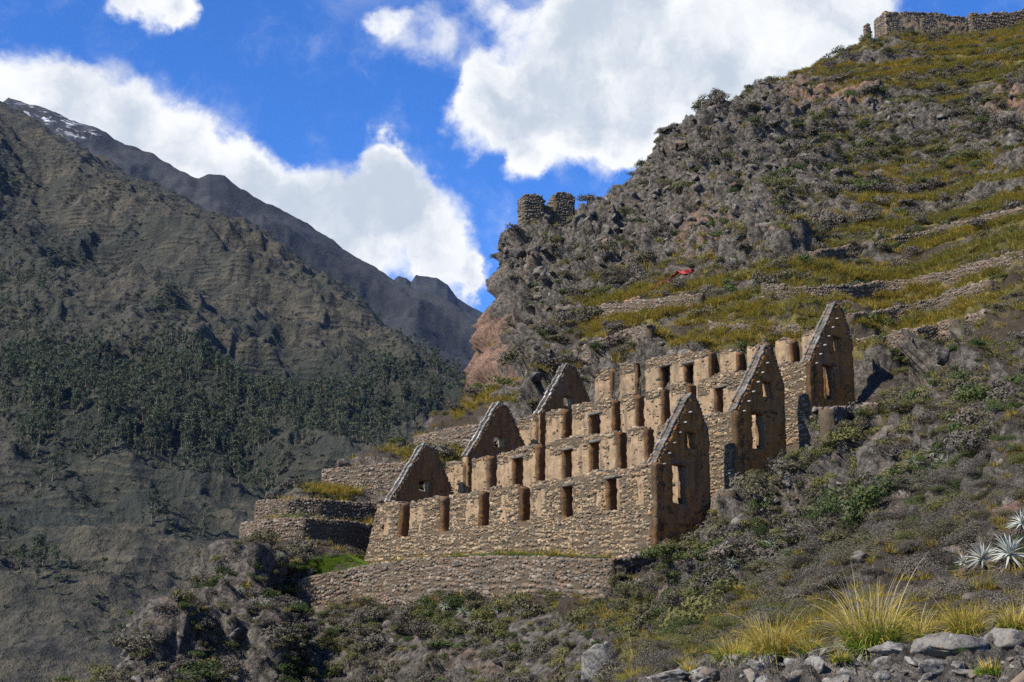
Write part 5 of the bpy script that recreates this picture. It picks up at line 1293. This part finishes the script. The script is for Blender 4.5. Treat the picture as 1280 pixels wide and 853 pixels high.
for q, j in enumerate(order[:260]):
    root = bpy.data.objects.new('eucalyptus_tree', None); COL.objects.link(root); root.location = pt[j]; root.rotation_euler = (0, 0, rg.uniform(0, 6.28)); root.scale = (s[j] * rg.uniform(.85, 1.15),) * 2 + (s[j],)
    z_ = mzone(MF.px[id_[j]], MF.py[id_[j]]); tag(root, sz(s[j]) + ' dark eucalyptus tree ' + z_, 'tree', 'eucalyptus trees ' + z_)
    t = link('trunk', TR[q % 2], root); c = link('crown', CR[q % 4], root)
    if q < 4: firsts.append((t, c))
for k in range(4):
    r = order[260:][k::4]; sc = np.stack([s[r] * rg.uniform(.85, 1.2, len(r)), s[r] * rg.uniform(.85, 1.2, len(r)), s[r]], 1)
    gn_scatter('far_wood', pt[r], np.stack([0 * s[r], 0 * s[r], rg.uniform(0, 6.28, len(r))], 1), sc, list(firsts[k]), 'dark eucalyptus wood covering the far mountainside', 'wood')
# scrub in the gullies
SB = shrub_mesh('mountain_shrub', 77, M_EUC, 160, .16, 8, .8)
wt = (np.clip(MF.dark + .4 * mn, 0, 1) * 1.2 + .10 * sstep(mn2 + .5 * mn, .15, .5) + .012 + .06 * (MF.py > 600) * sstep(mn, -.1, .3)); n = 7500; id_, pt = MF.pick(wt, n, rg); s = np.clip(rg.lognormal(.65, .35, n), .9, 4.5)
j = int(np.argmin(np.abs(MF.px[id_] - 252) + np.abs(MF.py[id_] - 322))); o = place('mountain_shrub', SB, pt[j], (0, 0, 0), 6.5, 'lone dark tree like shrub on the bare upper slope of the mountain', 'shrub', None)
gn_scatter('mountain_scrub', pt, euler(n, rg, .1), np.stack([s * 1.2, s * 1.2, s], 1), [o], 'dark scrub in the gullies of the mountainside', 'scrub')

# ---------------------------------------------------------------- air between here and the mountains
def build_haze():
    x0, x1, y0, y1, z0, z1 = -2200, 1000, -60, 6900, -900, 1950
    V = [(x, y, z) for z in (z0, z1) for y in (y0, y1) for x in (x0, x1)]
    F_ = [(0, 2, 3, 1), (4, 5, 7, 6), (0, 1, 5, 4), (2, 6, 7, 3), (0, 4, 6, 2), (1, 3, 7, 5)]
    me = bpy.data.meshes.new('haze'); me.from_pydata(V, [], F_); o = link('haze', me); tag(o, 'thin blue air over the valley between hillside and mountains', 'haze', None, 'stuff')
    m = bpy.data.materials.new('haze'); m.use_nodes = True; N = m.node_tree.nodes; N.clear(); out = N.new('ShaderNodeOutputMaterial'); v = N.new('ShaderNodeVolumePrincipled')
    v.inputs['Color'].default_value = (0.30, 0.52, 1.0, 1); v.inputs['Density'].default_value = 7.0e-6; v.inputs['Anisotropy'].default_value = 0.0
    m.node_tree.links.new(v.outputs[0], out.inputs['Volume']); me.materials.append(m)
build_haze()
